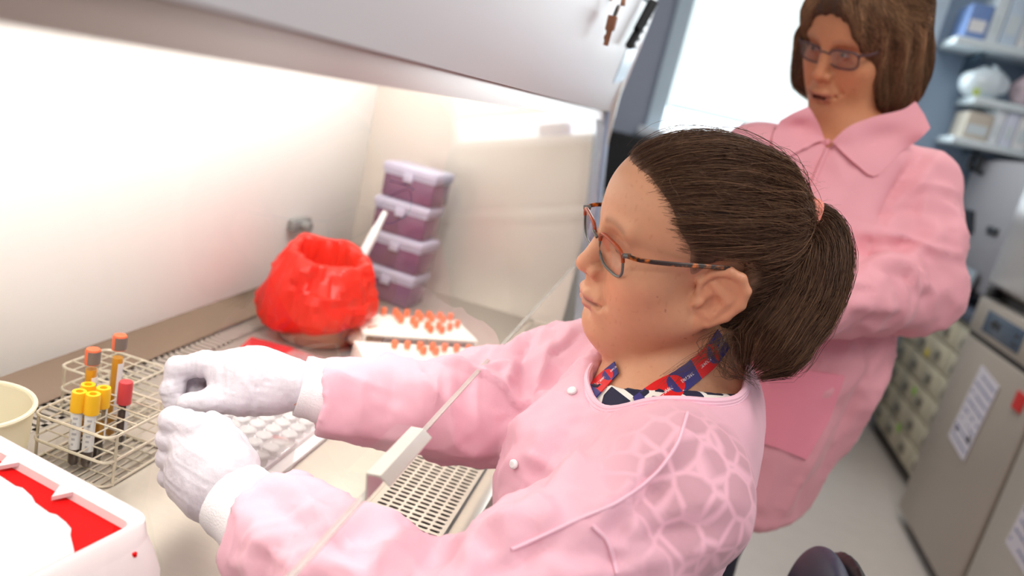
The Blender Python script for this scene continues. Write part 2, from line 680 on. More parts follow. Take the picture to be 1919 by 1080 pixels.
# shelves with stock on the far wall
m_shelf = M('shelf_paint', srgb(215, 226, 230), 0.4, var=0.02)
m_brk = M('shelf_bracket', srgb(70, 90, 105), 0.5)
stock = [
    (2.05, 1.07, [(0.10, 0.16, (120, 150, 205)), (0.06, 0.22, (225, 235, 240)), (0.08, 0.25, (205, 222, 238)), (0.05, 0.2, (236, 236, 236)),
                  (0.12, 0.22, (165, 170, 205)), (0.09, 0.24, (215, 200, 205))],
     ['short blue box at the left end of the top shelf', 'narrow pale box second from left on the top shelf', 'wide pale blue box third from left on the top shelf',
      'thin white box in the middle of the top shelf', 'lavender box right of the thin white box on the top shelf', 'pinkish box at the right end of the top shelf']),
    (1.60, 1.22, [(0.12, 0.13, (205, 195, 180)), (0.05, 0.17, (235, 240, 245)), (0.06, 0.175, (225, 230, 245)), (0.07, 0.17, (240, 240, 240)),
                  (0.08, 0.16, (130, 150, 190)), (0.09, 0.15, (235, 225, 225))],
     ['beige carton at the left end of the lowest shelf', 'white box just right of the beige carton on the lowest shelf', 'bluish white box third on the lowest shelf',
      'plain white box fourth on the lowest shelf', 'slate blue box on the lowest shelf', 'pinkish white box at the right end of the lowest shelf']),
]
cache = {}
for zi, (z, x0, label) in enumerate(((2.05, 1.07, 'highest white wall shelf, right of the window'), (1.80, 1.24, 'middle white wall shelf holding plastic bags'),
                                     (1.60, 1.21, 'lowest white wall shelf above the grey instrument'))):
    s = thing('wall_shelf', label, 'shelf', (x0 + 0.3, 4.35, z), 'wall shelves')
    obj('board', MB().box((x0, 4.2, z - 0.035), (1.94, 4.5, z), 0.004), m_shelf, s)
    for xx in (x0 + 0.15, 1.8):
        obj('bracket', MB().prism([(xx, 4.5, z - 0.04), (xx, 4.5, z - (0.14 if zi < 2 else 0.06)), (xx, 4.28, z - 0.04)], (0.02, 0, 0)), m_brk, s)
for z, x0, items, labs in stock:
    x = x0 + 0.03
    for (w_, h_, c_), lb in zip(items, labs):
        k = tuple(c_)
        if k not in cache:
            cache[k] = M('carton', srgb(*c_), 0.6, var=0.04)
        t = thing('carton_box', lb, 'box', (x + w_ / 2, 4.33, z), 'boxes on the wall shelves')
        obj('carton', MB().box((x, 4.23, z), (x + w_ - 0.006, 4.44, z + h_), 0.003), cache[k], t)
        obj('side_label', MB().box((x + 0.01, 4.228, z + h_ * 0.2), (x + w_ - 0.018, 4.23, z + h_ * 0.55)), m_white if c_[0] < 200 else bpy.data.materials['carton_blue'] if w_ > 0.075 and c_[0] > 238 else m_shelf, t)
        x += w_

# plastic bags on the middle shelf
def lump(name, c, r, mat, parent, seed, amp=0.25, freq=14, res=40):
    f = Field(np.linspace(c[0] - r[0] * 1.5, c[0] + r[0] * 1.5, res), np.linspace(c[1] - r[1] * 1.5, c[1] + r[1] * 1.5, res),
              np.linspace(c[2] - r[2] * 1.5, c[2] + r[2] * 1.5, res), 0.1)
    f.u(ell(c, r))
    V, Q = f.mesh(1)
    N = normals(V, Q)
    V = V + N * (ridged(V * freq + seed) * amp * min(r) * 0.5)[:, None]
    V[:, 2] = np.maximum(V[:, 2], c[2] - r[2] * 0.92)
    return qobj(name, V, Q, mat, parent)


m_bag = M('plastic_bag', srgb(222, 234, 240), 0.25, var=0.06, scale=12, spec=0.7)
for (c, r, lb, mt) in (((1.285, 4.30, 1.87), (0.105, 0.09, 0.075), 'white crumpled plastic bag hanging over the left end of the middle shelf', m_bag),
                       ((1.49, 4.31, 1.885), (0.072, 0.08, 0.085), 'clear plastic bag with red printed packs on the middle shelf',
                        M('bag_red_print', srgb(226, 205, 212), 0.3, var=0.3, scale=16))):
    t = thing('plastic_bag', lb, 'bag', (c[0], c[1], 1.8), 'bags on the middle shelf')
    lump('bag_body', c, r, mt, t, c[0] * 10)
    obj('tie', MB().tube([(c[0] + 0.02, c[1], c[2] + r[2] * 0.9), (c[0] + 0.03, c[1], c[2] + r[2] * 1.15)], [0.012, 0.02], 8), mt, t)
t = thing('carton_box', 'tan cardboard box beside the plastic bags on the middle shelf', 'box', (1.67, 4.33, 1.8))
obj('carton', MB().box((1.58, 4.24, 1.8), (1.76, 4.44, 1.98), 0.003), M('cardboard', srgb(196, 172, 140), 0.7), t)
obj('tape', MB().box((1.66, 4.238, 1.8), (1.69, 4.442, 1.982)), M('tape', srgb(214, 196, 164), 0.4), t)
tag(obj('sticky_note', MB().box((1.22, 4.195, 1.80), (1.25, 4.199, 1.83)), M('note_green', srgb(200, 220, 110), 0.7), flat=True), 'yellow-green sticky note on the middle shelf edge', 'note')

# file cabinet, bench top, instrument
fc = thing('drawer_cabinet', 'beige cabinet of small labelled drawers standing past the steel freezer', 'cabinet', (1.65, 3.95, 0))
m_fc = M('cabinet_enamel', srgb(196, 186, 162), 0.45, var=0.04)
m_fr = M('label_frame', srgb(150, 142, 128), 0.35, 0.6)
obj('body', MB().box((1.36, 3.40, 0.06), (1.94, 4.36, 0.80), 0.004), m_fc, fc)
obj('plinth', MB().box((1.40, 3.42, 0.0), (1.94, 4.34, 0.06)), m_black, fc)
dcol = 4
for i in range(dcol):
    for j in range(6):
        y0 = 3.41 + i * 0.237; z0 = 0.075 + j * 0.12
        d = obj('drawer', MB().box((1.344, y0, z0), (1.362, y0 + 0.228, z0 + 0.112), 0.004), m_fc, fc)
        obj('pull', MB().box((1.334, y0 + 0.085, z0 + 0.03), (1.345, y0 + 0.145, z0 + 0.042), 0.003).box((1.341, y0 + 0.08, z0 + 0.03), (1.345, y0 + 0.15, z0 + 0.07), 0.001), m_fr, d)
for (px_, py_, c_, lb) in ((1765, 582, (220, 200, 60), 'yellow sticker on the top edge of the drawer cabinet'), (1737, 661, (220, 200, 60), 'yellow sticker in the middle of the drawer cabinet'),
                           (1713, 733, (150, 205, 70), 'green sticker on the middle drawers of the cabinet'), (1684, 802, (150, 205, 70), 'green sticker low on the drawer cabinet')):
    r = RC @ np.array([px_ - CX, py_ - CY, F_PX]); P = CAM + r * (1.342 / r[0])
    tag(obj('sticker', MB().box((1.3405, P[1] - 0.02, P[2] - 0.017), (1.3435, P[1] + 0.02, P[2] + 0.017)), cache.setdefault(('s', c_), M('sticker', srgb(*c_), 0.6)), flat=True), lb, 'sticker')
obj('counter_top', MB().box((1.33, 3.26, 0.815), (1.94, 4.40, 0.86), 0.004), M('bench_dark', srgb(72, 78, 92), 0.45), fc)

ins = thing('grey_instrument', 'large grey benchtop analyser with black handle on the drawer cabinet', 'instrument', (1.65, 3.95, 0.86))
m_ins = M('instrument_grey', srgb(140, 136, 140), 0.6, 0.0, var=0.03)
obj('housing', MB().box((1.42, 3.30, 0.90), (1.93, 4.42, 1.53), 0.012), m_ins, ins)
obj('front_panel', MB().box((1.402, 3.34, 0.93), (1.425, 4.40, 1.515), 0.006), m_ins, ins)
obj('handle', MB().tube([(1.40, 4.36, 1.47), (1.375, 4.36, 1.47), (1.375, 4.36, 1.545), (1.375, 4.23, 1.52), (1.375, 4.23, 1.455), (1.40, 4.23, 1.455)], 0.014, 8), m_black, ins)
obj('port', MB().prism([(1.403, 4.25, 1.27), (1.403, 4.14, 1.27), (1.403, 4.05, 1.17), (1.403, 4.25, 1.15)], (-0.012, 0, 0)), m_black, ins)
obj('latch', MB().box((1.392, 3.78, 1.19), (1.404, 3.90, 1.225), 0.004), m_black, ins)
obj('cable', MB().tube(catmull([(1.395, 4.2, 1.15), (1.385, 4.15, 1.06), (1.385, 4.06, 1.0), (1.39, 4.0, 0.93)], 14), 0.02, 8), m_black, ins)
obj('foot', MB().box((1.45, 3.35, 0.861), (1.9, 4.38, 0.90)), m_black, ins)
tr = thing('paper_tray', 'sloped clear and silver tray in front of the grey analyser', 'tray', (1.37, 3.9, 0.86))
obj('tray_plate', MB().prism([(1.36, 3.78, 0.865), (1.36, 4.04, 0.865), (1.375, 4.04, 1.02), (1.375, 3.78, 1.02)], (0.012, 0, -0.003)), M('tray_metal', srgb(200, 210, 215), 0.2, 0.5), tr)
obj('tray_lip', MB().box((1.343, 3.78, 0.861), (1.372, 4.04, 0.885), 0.004), bpy.data.materials['tray_metal'], tr)

# freezers on the right wall
m_fz = M('freezer_enamel', srgb(178, 166, 154), 0.32, 0.25, var=0.03, scale=8)
m_fz2 = M('freezer_enamel_pale', srgb(196, 186, 174), 0.35, 0.1, var=0.03, scale=8)
m_gap = M('gasket', srgb(60, 54, 50), 0.7)
m_disp = M('display', srgb(70, 86, 104), 0.25)


def paper(name, y0, y1, z0, z1, x, tilt, label, nlines):
    c = np.array([x, (y0 + y1) / 2, (z0 + z1) / 2])
    t = thing(name, label, 'paper', c)
    ca, sa = math.cos(tilt), math.sin(tilt)
    R = np.array([[1, 0, 0], [0, ca, -sa], [0, sa, ca]])
    obj('sheet', MB().box((x - 0.0015, y0, z0), (x, y1, z1)).move(None), bpy.data.materials.get('paper_white') or M('paper_white', srgb(214, 206, 212), 0.8), t)
    mk = MB(); H = z1 - z0
    for i in range(nlines):
        zz = z1 - H * (i + 0.8) / (nlines + 0.6)
        yy = y0 + 0.012
        while yy < y1 - 0.02:
            L = 0.006 + 0.02 * random.random()
            if random.random() < 0.85:
                mk.box((x - 0.0022, yy, zz - 0.004), (x - 0.0014, min(yy + L, y1 - 0.012), zz + 0.004))
            yy += L + 0.006
    obj('handwriting', mk, bpy.data.materials.get('ink_blue') or M('ink_blue', srgb(110, 112, 150), 0.8), t, kind='stuff')
    mb = MB().box((x - 0.004, y0 + 0.02, z0 + H * 0.2), (x - 0.0014, y0 + 0.045, z0 + H * 0.2 + 0.022), 0.002)
    obj('stamp', mb, m_black, t)
    for o in t.children:
        o.data.transform(Matrix.Rotation(tilt, 4, 'X'))
    return t


fz = thing('undercounter_freezer', 'steel undercounter freezer with digital display and taped paper', 'freezer', (1.6, 2.87, 0))
obj('body', MB().box((1.25, 2.54, 0.06), (1.94, 3.22, 0.98), 0.006), m_fz, fz)
obj('kickplate', MB().box((1.29, 2.56, 0.0), (1.94, 3.2, 0.07)), m_gap, fz)
obj('door', MB().box((1.215, 2.545, 0.05), (1.25, 3.215, 0.825), 0.01), m_fz, fz)
cp = obj('control_panel', MB().box((1.215, 2.545, 0.845), (1.25, 3.215, 0.978), 0.006), m_fz, fz)
dsp = obj('display', MB().box((1.2125, 2.76, 0.868), (1.216, 3.09, 0.95), 0.001), m_disp, cp)
obj('gasket', MB().box((1.225, 2.55, 0.822), (1.25, 3.21, 0.848)), m_gap, fz)
mk = MB()
for dy in (0, 0.03, 0.055):
    mk.box((1.211, 2.95 + dy, 0.90), (1.2127, 2.97 + dy, 0.925))
obj('digits', mk.box((1.211, 2.79, 0.885), (1.2127, 2.82, 0.895)).box((1.211, 2.79, 0.915), (1.2127, 2.82, 0.925)), m_black, cp, kind='stuff')
paper('taped_paper', 2.80, 2.99, 0.45, 0.755, 1.2125, 0.12, 'white handwritten sheet taped to the steel freezer door', 8)
tag(obj('red_sticker', MB().box((1.211, 2.955, 0.50), (1.2145, 2.98, 0.522), 0.001), M('red_tape', srgb(205, 30, 30), 0.5), flat=True), 'tiny red dot sticker at the corner of the taped sheet', 'sticker')
tag(obj('red_tag', MB().box((1.2095, 2.59, 0.715), (1.214, 2.655, 0.775), 0.001), bpy.data.materials['red_tape'], flat=True), 'bright red tag on the right edge of the steel freezer door', 'tag')

uf = thing('stacked_freezer', 'upper steel freezer with a shiny door stacked on the undercounter freezer', 'freezer', (1.6, 2.87, 0.98))
obj('body', MB().box((1.25, 2.54, 1.02), (1.94, 3.22, 1.88), 0.006), m_fz, uf)
obj('door', MB().box((1.213, 2.545, 1.03), (1.25, 3.215, 1.87), 0.02, 4), M('freezer_door_shiny', srgb(198, 194, 196), 0.2, 0.45, var=0.02), uf)
obj('hinge', MB().box((1.222, 3.15, 0.985), (1.26, 3.2, 1.025), 0.004), m_black, uf)
obj('spacer', MB().box((1.27, 2.56, 0.98), (1.92, 3.2, 1.02)), m_gap, uf)

nf = thing('near_freezer', 'pale upright freezer nearest the camera at the right edge', 'freezer', (1.6, 2.1, 0))
obj('body', MB().box((1.25, 1.72, 0.06), (1.94, 2.525, 1.88), 0.006), m_fz2, nf)
obj('door', MB().box((1.215, 1.725, 0.05), (1.25, 2.515, 1.87), 0.01), m_fz2, nf)
obj('handle', MB().tube([(1.215, 1.78, 0.9), (1.18, 1.78, 0.92), (1.18, 1.78, 1.28), (1.215, 1.78, 1.3)], 0.012, 8), m_fr, nf)
obj('kickplate', MB().box((1.29, 1.74, 0.0), (1.94, 2.5, 0.07)), m_gap, nf)
paper('taped_paper', 2.10, 2.36, 0.36, 0.62, 1.2125, 0.10, 'white printed sheet taped low on the pale nearest freezer', 7)

# ---------------------------------------------------------------- biosafety cabinet
m_steel = M('stainless', srgb(206, 198, 186), 0.30, 0.55, var=0.04, scale=20, stretch=(1, 8, 1))
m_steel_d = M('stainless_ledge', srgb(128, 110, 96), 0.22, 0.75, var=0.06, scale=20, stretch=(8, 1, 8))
m_int = M('cabinet_interior', srgb(250, 247, 242), 0.4, 0.0, var=0.01)
m_side = M('cabinet_side_steel', srgb(226, 218, 208), 0.3, 0.3, var=0.02)
m_hood = M('hood_enamel', srgb(222, 222, 224), 0.38, 0.0, var=0.015, scale=3, coat=0.0, spec=0.35)
m_dark = M('dark_void', srgb(22, 17, 14), 0.9)  # near black: shade below the grille slots put into the trough's colour
CY0, CY1 = -0.30, 1.86
bsc = thing('biosafety_cabinet', 'white and stainless biosafety cabinet with sloped glass sash', 'cabinet', (-0.5, 0.8, 0))
obj('back_panel', MB().box((-0.80, CY0, ZS - 0.02), (-0.785, CY1, 1.62), 0.002), m_int, bsc, 'white interior back panel')
obj('side_panel', MB().box((-0.80, CY1, 0.70), (-0.19, CY1 + 0.02, 1.62)), m_side, bsc, 'steel far side panel')
obj('side_panel', MB().box((-0.80, CY0 - 0.02, 0.70), (-0.19, CY0, 1.62)), m_side, bsc, 'steel near side panel')
obj('ceiling_panel', MB().box((-0.80, CY0, 1.62), (-0.19, CY1, 1.635)), m_int, bsc)
obj('lamp_tube', MB().tube([(-0.26, CY0 + 0.1, 1.58), (-0.26, CY1 - 0.1, 1.58)], 0.013, 12), M('lamp_tube', (0.9, 0.9, 0.88), 0.4, emit=(1, 0.96, 0.9), estr=1.0), bsc)
obj('work_surface', MB().box((-0.69, CY0, ZS - 0.012), (-0.268, CY1, ZS), 0.001), m_steel, bsc)
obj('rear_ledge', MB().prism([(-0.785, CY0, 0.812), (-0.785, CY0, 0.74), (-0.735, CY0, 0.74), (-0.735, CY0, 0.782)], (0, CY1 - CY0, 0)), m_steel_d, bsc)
# rear grille with real slots
mk = MB()
xa, xb = -0.735, -0.69
yy = CY0
while yy < CY1 - 0.001:
    y2 = min(yy + 0.014, CY1)
    mk.box((xa, yy, ZS - 0.008), (xb, yy + 0.0085, ZS))
    yy = y2
mk.box((xa, CY0, ZS - 0.008), (xa + 0.006, CY1, ZS)).box((xb - 0.006, CY0, ZS - 0.008), (xb, CY1, ZS))
obj('rear_grille', mk, m_steel, bsc, flat=True)
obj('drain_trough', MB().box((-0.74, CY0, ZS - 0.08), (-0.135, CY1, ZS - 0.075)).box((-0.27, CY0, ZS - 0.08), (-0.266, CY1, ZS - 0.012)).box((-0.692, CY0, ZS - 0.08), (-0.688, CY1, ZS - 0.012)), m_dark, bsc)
# front grille with real slots
GX0, GX1, NC = -0.268, -0.162, 6
hole_y, hole_x = 0.781, -0.218
mk = MB()
colx = np.linspace(-0.262, -0.166, NC + 1)
ysl = np.arange(CY0 + 0.012, CY1 - 0.012, 0.0104)
zt, zb = ZS, ZS - 0.0016


def cell(x0, x1, y0, y1, sx, sy, n=12, round_=False):
    cx_, cy_ = (x0 + x1) / 2, (y0 + y1) / 2
    inn, out = [], []
    for k in range(n):
        a = 2 * math.pi * (k + 0.5) / n
        ca, sa = math.cos(a), math.sin(a)
        if round_:
            inn.append((cx_ + sx * ca, cy_ + sy * sa))
        else:
            inn.append((cx_ + (sx - sy) * (1 if ca > 0 else -1) + sy * ca, cy_ + sy * sa))
        hx, hy = (x1 - x0) / 2, (y1 - y0) / 2
        s_ = min(hx / max(abs(ca), 1e-6), hy / max(abs(sa), 1e-6))
        out.append((cx_ + ca * s_, cy_ + sa * s_))
    v = [(p[0], p[1], zt) for p in out] + [(p[0], p[1], zt) for p in inn] + [(p[0], p[1], zb) for p in inn]
    f = []
    for k in range(n):
        j = (k + 1) % n
        f += [(k, j, n + j, n + k), (n + k, n + j, 2 * n + j, 2 * n + k)]
    # corners of the cell
    cs = [(x1, y1), (x0, y1), (x0, y0), (x1, y0)]
    for c_ in cs:
        d2 = sorted(range(n), key=lambda k: (out[k][0] - c_[0]) ** 2 / (x1 - x0) ** 2 + (out[k][1] - c_[1]) ** 2 / (y1 - y0) ** 2)[:2]
        v.append((c_[0], c_[1], zt)); f.append((d2[0], d2[1], len(v) - 1))
    mk.add(v, f)


hk = np.argmin(np.abs(ysl - hole_y + 0.005))
for j, y0 in enumerate(ysl[:-1]):
    for i in range(NC):
        if hk - 1 <= j <= hk + 1 and i in (2, 3):
            if j == hk and i == 2:
                cell(colx[2], colx[4], ysl[hk - 1], ysl[hk + 2], 0.0125, 0.0125, 24, True)
            continue
        cell(colx[i], colx[i + 1], y0, ysl[j + 1], 0.0067, 0.0027)
mk.add([(GX0, CY0, zt), (colx[0], CY0, zt), (colx[0], CY1, zt), (GX0, CY1, zt)], [(0, 1, 2, 3)])
mk.add([(colx[-1], CY0, zt), (GX1, CY0, zt), (GX1, CY1, zt), (colx[-1], CY1, zt)], [(0, 1, 2, 3)])
mk.add([(GX0, CY0, zt), (GX1, CY0, zt), (GX1, ysl[0], zt), (GX0, ysl[0], zt)], [(0, 1, 2, 3)])
mk.add([(GX0, ysl[-1], zt), (GX1, ysl[-1], zt), (GX1, CY1, zt), (GX0, CY1, zt)], [(0, 1, 2, 3)])
obj('front_grille', mk, m_steel, bsc, flat=True, fix=False)
obj('sill', MB().box((-0.159, CY0, ZS - 0.10), (-0.131, CY1, ZS + 0.001), 0.004), m_steel, bsc, 'stainless front sill')
obj('front_apron', MB().prism([(-0.131, CY0, ZS - 0.02), (-0.18, CY0, 0.66), (-0.22, CY0, 0.66), (-0.16, CY0, ZS - 0.02)], (0, CY1 - CY0, 0)), m_hood, bsc)
obj('base', MB().box((-0.84, CY0, 0.65), (-0.22, CY1 + 0.02, 0.70), 0.006), m_hood, bsc)
for (lx, ly) in ((-0.8, CY0 + 0.05), (-0.8, CY1 - 0.05), (-0.3, CY0 + 0.05), (-0.3, CY1 - 0.05)):
    obj('leg', MB().box((lx - 0.03, ly - 0.03, 0), (lx + 0.03, ly + 0.03, 0.56), 0.004), m_hood, bsc)
# sloped sash
th = math.radians(8.5)
gx = lambda z: -0.165 - (z - 1.0) * math.tan(th)
m_glass = clear('sash_glass', (0.985, 0.99, 0.985), 1.45, rough=0.0, gain=0.75)
obj('sash_glass', MB().prism([(gx(1.0), CY0 + 0.01, 1.0), (gx(1.0) - 0.006, CY0 + 0.01, 1.0), (gx(1.50) - 0.006, CY0 + 0.01, 1.50), (gx(1.50), CY0 + 0.01, 1.50)], (0, CY1 - CY0 - 0.04, 0)), m_glass, bsc, 'clear sloped glass sash', flat=True)
obj('sash_edge', MB().prism([(gx(1.0) + 0.0005, CY0 + 0.01, 0.9975), (gx(1.0) - 0.0045, CY0 + 0.01, 0.9975), (gx(1.0) - 0.0045, CY0 + 0.01, 0.9995), (gx(1.0) + 0.0005, CY0 + 0.01, 0.9995)], (0, CY1 - CY0 - 0.04, 0)), clear('glass_edge', (0.9, 0.92, 0.9), 1.5, haze=0.45, rough=0.1, haze_col=(0.62, 0.58, 0.55)), bsc, 'polished lower edge of the sash', flat=True)
obj('sash_top_trim', MB().prism([(gx(1.304) + 0.003, CY0, 1.304), (gx(1.304) - 0.009, CY0, 1.304), (gx(1.35) - 0.009, CY0, 1.35), (gx(1.35) + 0.004, CY0, 1.35)], (0, CY1 - CY0, 0)), M('trim_steel', srgb(196, 178, 170), 0.28, 0.75, var=0.05, scale=6), bsc)
obj('sash_rail', MB().prism([(gx(0.80) + 0.004, CY1 - 0.028, 0.80), (gx(0.80) - 0.02, CY1 - 0.028, 0.80), (gx(1.33) - 0.02, CY1 - 0.028, 1.33), (gx(1.33) + 0.004, CY1 - 0.028, 1.33)], (0, 0.012, 0)), M('rail_steel', srgb(176, 186, 200), 0.25, 0.6), bsc)
obj('outer_flange', MB().prism([(gx(0.80) + 0.012, CY1 - 0.016, 0.80), (gx(0.80) - 0.02, CY1 - 0.016, 0.80), (gx(1.33) - 0.02, CY1 - 0.016, 1.33), (gx(1.33) + 0.012, CY1 - 0.016, 1.33)], (0, 0.05, 0)), M('flange_paint', srgb(176, 194, 220), 0.3, 0.1), bsc)
# handle on the bottom edge of the sash
hy0, hy1 = 0.503, 0.600
prof = [(gx(1.0) + 0.0005, 0.998), (gx(1.02) + 0.0005, 1.021), (gx(1.02) + 0.012, 1.0225), (gx(1.02) + 0.021, 1.017), (gx(1.02) + 0.021, 1.0155), (gx(1.02) + 0.012, 1.021),
        (gx(1.02) + 0.002, 1.0195), (gx(1.0) + 0.002, 0.998)]
obj('sash_handle', MB().prism([(x, hy0, z) for x, z in prof], (0, hy1 - hy0, 0)), M('handle_metal', srgb(208, 206, 200), 0.3, 0.6), bsc, 'bent metal sash handle')
# hood panel over the sash
hx = lambda z: -0.203 + (z - 1.325) * math.tan(math.radians(8))
poly = [(CY0 - 0.03, 1.325), (1.915, 1.325), (1.935, 1.335), (1.95, 1.36), (1.95, 1.565), (1.80, 1.66), (1.80, 2.25), (CY0 - 0.03, 2.25)]
obj('hood_panel', MB().prism([(hx(z), y, z) for y, z in poly], (-0.012, 0, 0)), m_hood, bsc, 'glossy white front hood panel', flat=True)
obj('hood_body', MB().box((-0.84, CY0 - 0.02, 1.64), (-0.20, CY1 + 0.02, 2.22), 0.006), m_hood, bsc)
obj('indicator_label', MB().prism([(hx(z) + 0.0004, y, z) for y, z in ((1.70, 1.385), (1.90, 1.405), (1.90, 1.475), (1.70, 1.475))], (0.001, 0, 0)), M('label_blue', srgb(150, 178, 205), 0.3), bsc, 'blue grey label')
obj('warning_label', MB().prism([(hx(z) + 0.0004, y, z) for y, z in ((1.915, 1.39), (1.942, 1.39), (1.942, 1.50), (1.915, 1.50))], (0.001, 0, 0)), M('label_pink', srgb(238, 218, 218), 0.5, var=0.15, scale=60), bsc, 'pale label with red print')
obj('service_valve', MB().box((-0.785, 1.50, 0.925), (-0.768, 1.58, 0.95), 0.004).tube([(-0.768, 1.54, 0.935), (-0.75, 1.54, 0.935)], 0.012, 10), M('valve_grey', srgb(150, 152, 150), 0.35, 0.4), bsc, 'small grey service valve')

# keys hung on the hood
def hood(y, z, d=0.004):
    return np.array([hx(z) + d, y, z])


m_brass = M('key_brass', srgb(170, 120, 92), 0.35, 0.6)
ky = thing('key_ring', 'small brass keys on a ring hung on the white hood panel', 'keys', hood(1.24, 1.468))
obj('hook', MB().tube([hood(1.245, 1.498, 0), hood(1.245, 1.498, 0.02), hood(1.245, 1.483, 0.024)], 0.004, 8).tube([hood(1.245, 1.498, 0), hood(1.245, 1.498, 0.004)], 0.012, 12), m_brass, ky)
obj('ring', MB().tube([hood(1.245 + 0.010 * math.cos(a), 1.472 + 0.010 * math.sin(a), 0.018) for a in np.linspace(0, 2 * math.pi, 17)[:-1]], 0.0018, 6, closed=True), M('ring_dark', srgb(70, 58, 46), 0.4, 0.7), ky)
for (dy, a) in ((-0.008, 0.1), (0.008, -0.2)):
    R = np.array([[1, 0, 0], [0, math.cos(a), -math.sin(a)], [0, math.sin(a), math.cos(a)]])
    c0 = hood(1.245 + dy, 1.465, 0.016)
    obj('key', MB().box((-0.001, -0.008, -0.022), (0.001, 0.008, 0), 0.001).box((-0.001, -0.004, -0.045), (0.001, 0.004, -0.02)).box((-0.001, 0.003, -0.036), (0.001, 0.006, -0.030)).move(R @ rotz(1.1), c0), m_brass, ky)
obj('key_tag', MB().box((-0.001, -0.003, 0), (0.001, 0.003, 0.04), 0.001).move(np.array([[1, 0, 0], [0, .6, .8], [0, -.8, .6]]), hood(1.26, 1.463, 0.018)), m_brass, ky)
bk = thing('black_clip', 'black toothed hanging clip on the hood panel beside the keys', 'clip', hood(1.66, 1.513))
obj('spine', MB().tube([hood(1.60, 1.458, 0.015), hood(1.69, 1.558, 0.02)], 0.009, 8), m_black, bk)
obj('spine', MB().tube([hood(1.61, 1.493, 0.015), hood(1.665, 1.558, 0.015)], 0.007, 8), m_black, bk)
for k in range(5):
    c0 = hood(1.615 + 0.017 * k, 1.470 + 0.018 * k, 0.015)
    obj('tooth', MB().tube([c0, c0 + np.array([0.004, 0.035, -0.008])], [0.006, 0.004], 6), m_black, bk)
obj('hook', MB().tube([hood(1.65, 1.558, 0), hood(1.665, 1.55, 0.02)], 0.003, 8), m_brk, bk)
# ---------------------------------------------------------------- things on the work surface
def onz(x, y, z):
    r = RC @ np.array([x - CX, y - CY, F_PX])
    return CAM + r * ((z - CAM[2]) / r[2])


m_wire = M('rack_wire', srgb(214, 204, 184), 0.35, 0.45, var=0.1, scale=60)
m_tubeglass = clear('tube_glass', (0.97, 0.97, 0.95), 1.4, rough=0.05)
m_serum = M('serum', srgb(240, 178, 40), 0.3, var=0.05, trans=0.3)
m_blood = M('blood', srgb(58, 30, 26), 0.3, var=0.1)
m_label = M('tube_label', srgb(240, 238, 236), 0.7)
m_print = M('label_print', srgb(190, 188, 192), 0.7)
m_yel = M('cap_yellow', srgb(250, 190, 20), 0.4)
m_redcap = M('cap_red', srgb(205, 60, 66), 0.5)
m_orgcap = M('stopper_orange', srgb(226, 104, 62), 0.5)
m_greycap = M('stopper_grey', srgb(126, 112, 104), 0.6)


def rack(name, label, x0, x1, y0, y1, z0, z1, nx, ny, grp):
    t = thing(name, label, 'rack', ((x0 + x1) / 2, (y0 + y1) / 2, z0), grp)
    r = 0.0011

    def loop(z):
        c = 0.012; P = []
        for (cx_, cy_, a0) in ((x1 - c, y1 - c, 0), (x0 + c, y1 - c, 90), (x0 + c, y0 + c, 180), (x1 - c, y0 + c, 270)):
            for a in (0, 30, 60, 90):
                P.append((cx_ + c * math.cos(math.radians(a0 + a)), cy_ + c * math.sin(math.radians(a0 + a)), z))
        return P
    for lv, z in enumerate((z0 + 0.002, z0 + 0.033, z1)):
        f = obj('frame', MB().tube(loop(z), 0.0018, 6, closed=True), m_wire, t)
        for i in range(1, nx):
            xx = x0 + (x1 - x0) * i / nx
            obj('wire', MB().tube([(xx, y0, z), (xx, y1, z)], r, 5), m_wire, f)
        for j in range(1, ny):
            yy = y0 + (y1 - y0) * j / ny
            obj('wire', MB().tube([(x0, yy, z + 0.0015), (x1, yy, z + 0.0015)], r, 5), m_wire, f)
        if lv == 0:
            for i in range(1, nx * 2):
                if i % 2:
                    xx = x0 + (x1 - x0) * i / nx / 2
                    obj('wire', MB().tube([(xx, y0, z), (xx, y1, z)], r, 5), m_wire, f)
    for (xx, yy) in ((x0, y0 + 0.01), (x1, y0 + 0.012), (x0, y1 - 0.01), (x1, y1 - 0.004)):
        obj('post', MB().tube([(xx, yy, z0), (xx, yy, z1)], 0.0018, 6), m_wire, t)
    return t


rack('wire_rack', 'steel wire rack in front holding the yellow and red capped tubes', -0.640, -0.535, 0.690, 0.802, ZS, 0.845, 5, 5, 'wire tube racks')
rack('wire_rack', 'empty steel wire rack at the back, next to the cabinet wall', -0.712, -0.612, 0.806, 0.892, ZS, 0.845, 5, 4, 'wire tube racks')


